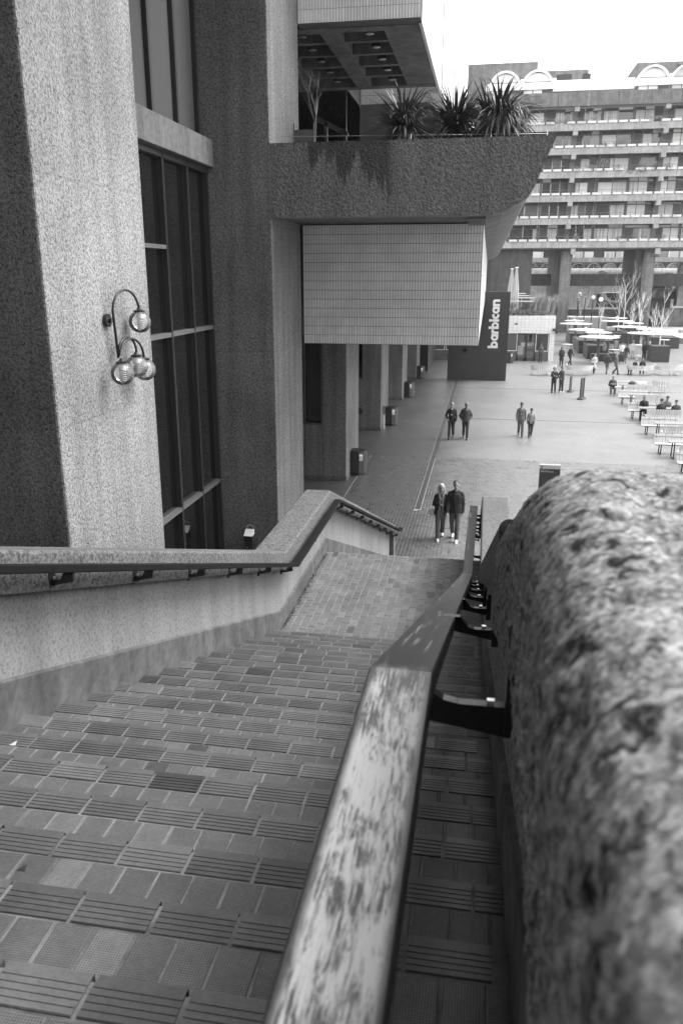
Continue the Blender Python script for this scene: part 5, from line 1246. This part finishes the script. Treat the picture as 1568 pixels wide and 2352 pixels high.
p, J = person(at(1391, 859), 150, 1.78, 'man in a dark jacket and light trousers with a round shoulder bag', ph=-1, top=.04, legs=.14, hair=.04, bulky=1.15)
k = MB(); ell(k, J['pel'] + Vector((-.26, -.05, .08)), .13, .1, .11); finish(k, 'shoulder_bag', tone(.03), p, .015)
person(at(1412, 860), 60, 1.68, 'person in a patterned coat beside the man with a shoulder bag', ph=1, top=.09, legs=.06, hair=.3, hairstyle='long', coat=.18, female=True)
for (px, py), f, kw in [((1425, 829), 200, dict(label='person in a white top with a dark bag in the crowd by the planters', top=.6, legs=.12, hair=.05)), ((1435, 835), 150, dict(label='man in a black hooded jacket and grey trousers in the crowd', top=.02, legs=.17, hair=.03, ph=-1)), ((1450, 824), 10, dict(label='person in a cream coat in the crowd by the planters', top=.6, legs=.4, hair=.5, coat=.1)), ((1476, 826), 20, dict(label='person in black at the left of the person with long fair hair', top=.02, legs=.02, hair=.03)), ((1487, 826), 180, dict(label='person with long fair hair seen from behind beside the tall planter', top=.03, legs=.2, hair=.5, hairstyle='long', female=True)), ((1368, 820), 190, dict(label='person in dark clothes at the left of the low black bench', top=.04, legs=.03, hair=.06)), ((1392, 818), 30, dict(label='dark clothed person behind the man with the shoulder bag', top=.02, legs=.03, hair=.05))]:
    person(at(px, py), f, 1.7, pose=('walk' if 'ph' in kw else 'stand'), **kw)
# seated
person((11.75, 67.1), -50, 1.7, 'person in black leaning back in the curved bench, pale hair', pose='sit', top=.02, legs=.03, hair=.3, arms='down', lean=-.25)
person((12.5, 67.75), -10, 1.68, 'person with dark hair and black coat sitting in the curved bench', pose='sit', top=.018, legs=.02, hair=.02, hairstyle='long', arms='held')
sx, sy = SETS[0][0], SETS[0][1]
p, J = person((sx - 1.35, sy + .1), 0, 1.75, 'grey haired man reading papers at the left end of the farthest bench set', pose='sit', top=.04, legs=.1, shoes=.3, hair=.4, arms='held', lean=.15, bulky=1.15, inner=.6)
k = MB(); k.hexa([(-.18, -.36, .78), (.18, -.36, .78), (.18, -.24, .74), (-.18, -.24, .74), (-.18, -.365, .80), (.18, -.365, .80), (.18, -.245, .755), (-.18, -.245, .755)]); o = tag(k.build('newspaper', M['paper']), 'open newspaper in the seated man\'s hands', 'newspaper'); o.location = p.location
sx, sy = SETS[2][0], SETS[2][1]
person((sx - .55, sy + .72), -10, 1.75, 'dark haired person in profile, leftmost of the four at the table', pose='sit', top=.02, legs=.03, hair=.05, arms='table', lean=.1, bulky=1.15, hairstyle='short')
person((sx + .62, sy + .74), 5, 1.75, 'person in a dark beanie facing us across the table of four', pose='sit', top=.12, legs=.03, hat=.05, arms='table', lean=.12, bulky=1.15)
person((sx + .1, sy - .62), 180, 1.76, 'person with a topknot and black padded coat seen from behind at the table of four', pose='sit', top=.015, legs=.02, hair=.06, arms='table', lean=.12, bulky=1.3)
person((sx + .85, sy - .60), 180, 1.7, 'person in dark round cap and quilted jacket, rightmost of the four seated', pose='sit', top=.03, legs=.02, hat=.04, arms='table', lean=.12, bulky=1.3)
sx, sy = SETS[4][0], SETS[4][1]
p, J = person((sx + .62, sy + .2), 180, 1.75, 'person in a grey quilted coat seated at the right edge of the frame', pose='sit', top=.10, legs=.03, hair=.05, arms='table', lean=.15, bulky=1.35)
person(at(1381, 752), 30, 1.75, 'dark clothed person at the back between the two disc rows', pose='stand', top=.015, legs=.02, hair=.05)
# things left on tables, pigeons
for (x, y, sz, v, nm, lb, ct) in [(SETS[0][0] - .15, SETS[0][1] + .05, (.22, .15, .2), .06, 'carrier_bag', 'dark lumpy bag standing on the farthest table', 'bag')]:
    k = MB(); ringstack(k, [(0, 0, 0, sz[0], sz[1]), (.08, 0, 0, sz[0] * 1.1, sz[1]), (.16, .03, 0, sz[0] * .8, sz[1] * .7), (.2, 0, 0, sz[0] * .4, sz[1] * .4)], 10); o = tag(finish(k, nm, tone(v), None, .02), lb, ct); o.location = (x, y, .745)
o = tag(B('white_box', M['paper'], None, (-.28, .28, -.1, .1, 0, .16)), 'white box lying on the farthest table beside the dark bag', 'box'); o.location = (SETS[0][0] + .5, SETS[0][1] + .1, .745)
for loc, rz, lb in [((SETS[1][0] + .85, SETS[1][1], .745), 2.2, 'pigeon perched on the end of the second row table'), ((*at(1437, 925)[:2], 0), .5, 'x')][:1] + [((G(1529, 925).x, G(1529, 925).y, 0), .6, 'pale pigeon standing on the paving right of the group of four')]:
    q = tag(empty('pigeon', loc, rz), lb, 'bird'); k = MB(); cap(k, (0, .06, .13), (0, -.06, .16), .05, .06); cap(k, (0, -.08, .19), (0, -.11, .25), .035, .028); cap(k, (0, .1, .12), (0, .22, .10), .03, .012, .4); cap(k, (0, -.13, .25), (0, -.16, .24), .008, .003)
    for s in (-1, 1): cap(k, (s * .03, 0, .09), (s * .03, -.01, .005), .01, .008)
    finish(k, 'body', tone(.3), q, .009, 1)
# sandwich board and small things by the cafe

# ------------------------------------------------------------ damp winter air
hz = bpy.data.materials.new('damp_air'); hz.use_nodes = True; t = hz.node_tree; t.nodes.clear(); pv = t.nodes.new('ShaderNodeVolumePrincipled'); ho = t.nodes.new('ShaderNodeOutputMaterial')
pv.inputs['Color'].default_value = (.95, .95, .95, 1); pv.inputs['Density'].default_value = .0003; pv.inputs['Anisotropy'].default_value = .2; t.links.new(pv.outputs[0], ho.inputs['Volume'])
b = MB(); b.box(-590, 890, -290, 1490, -1.4, 47); tag(b.build('haze', hz), kind='stuff')
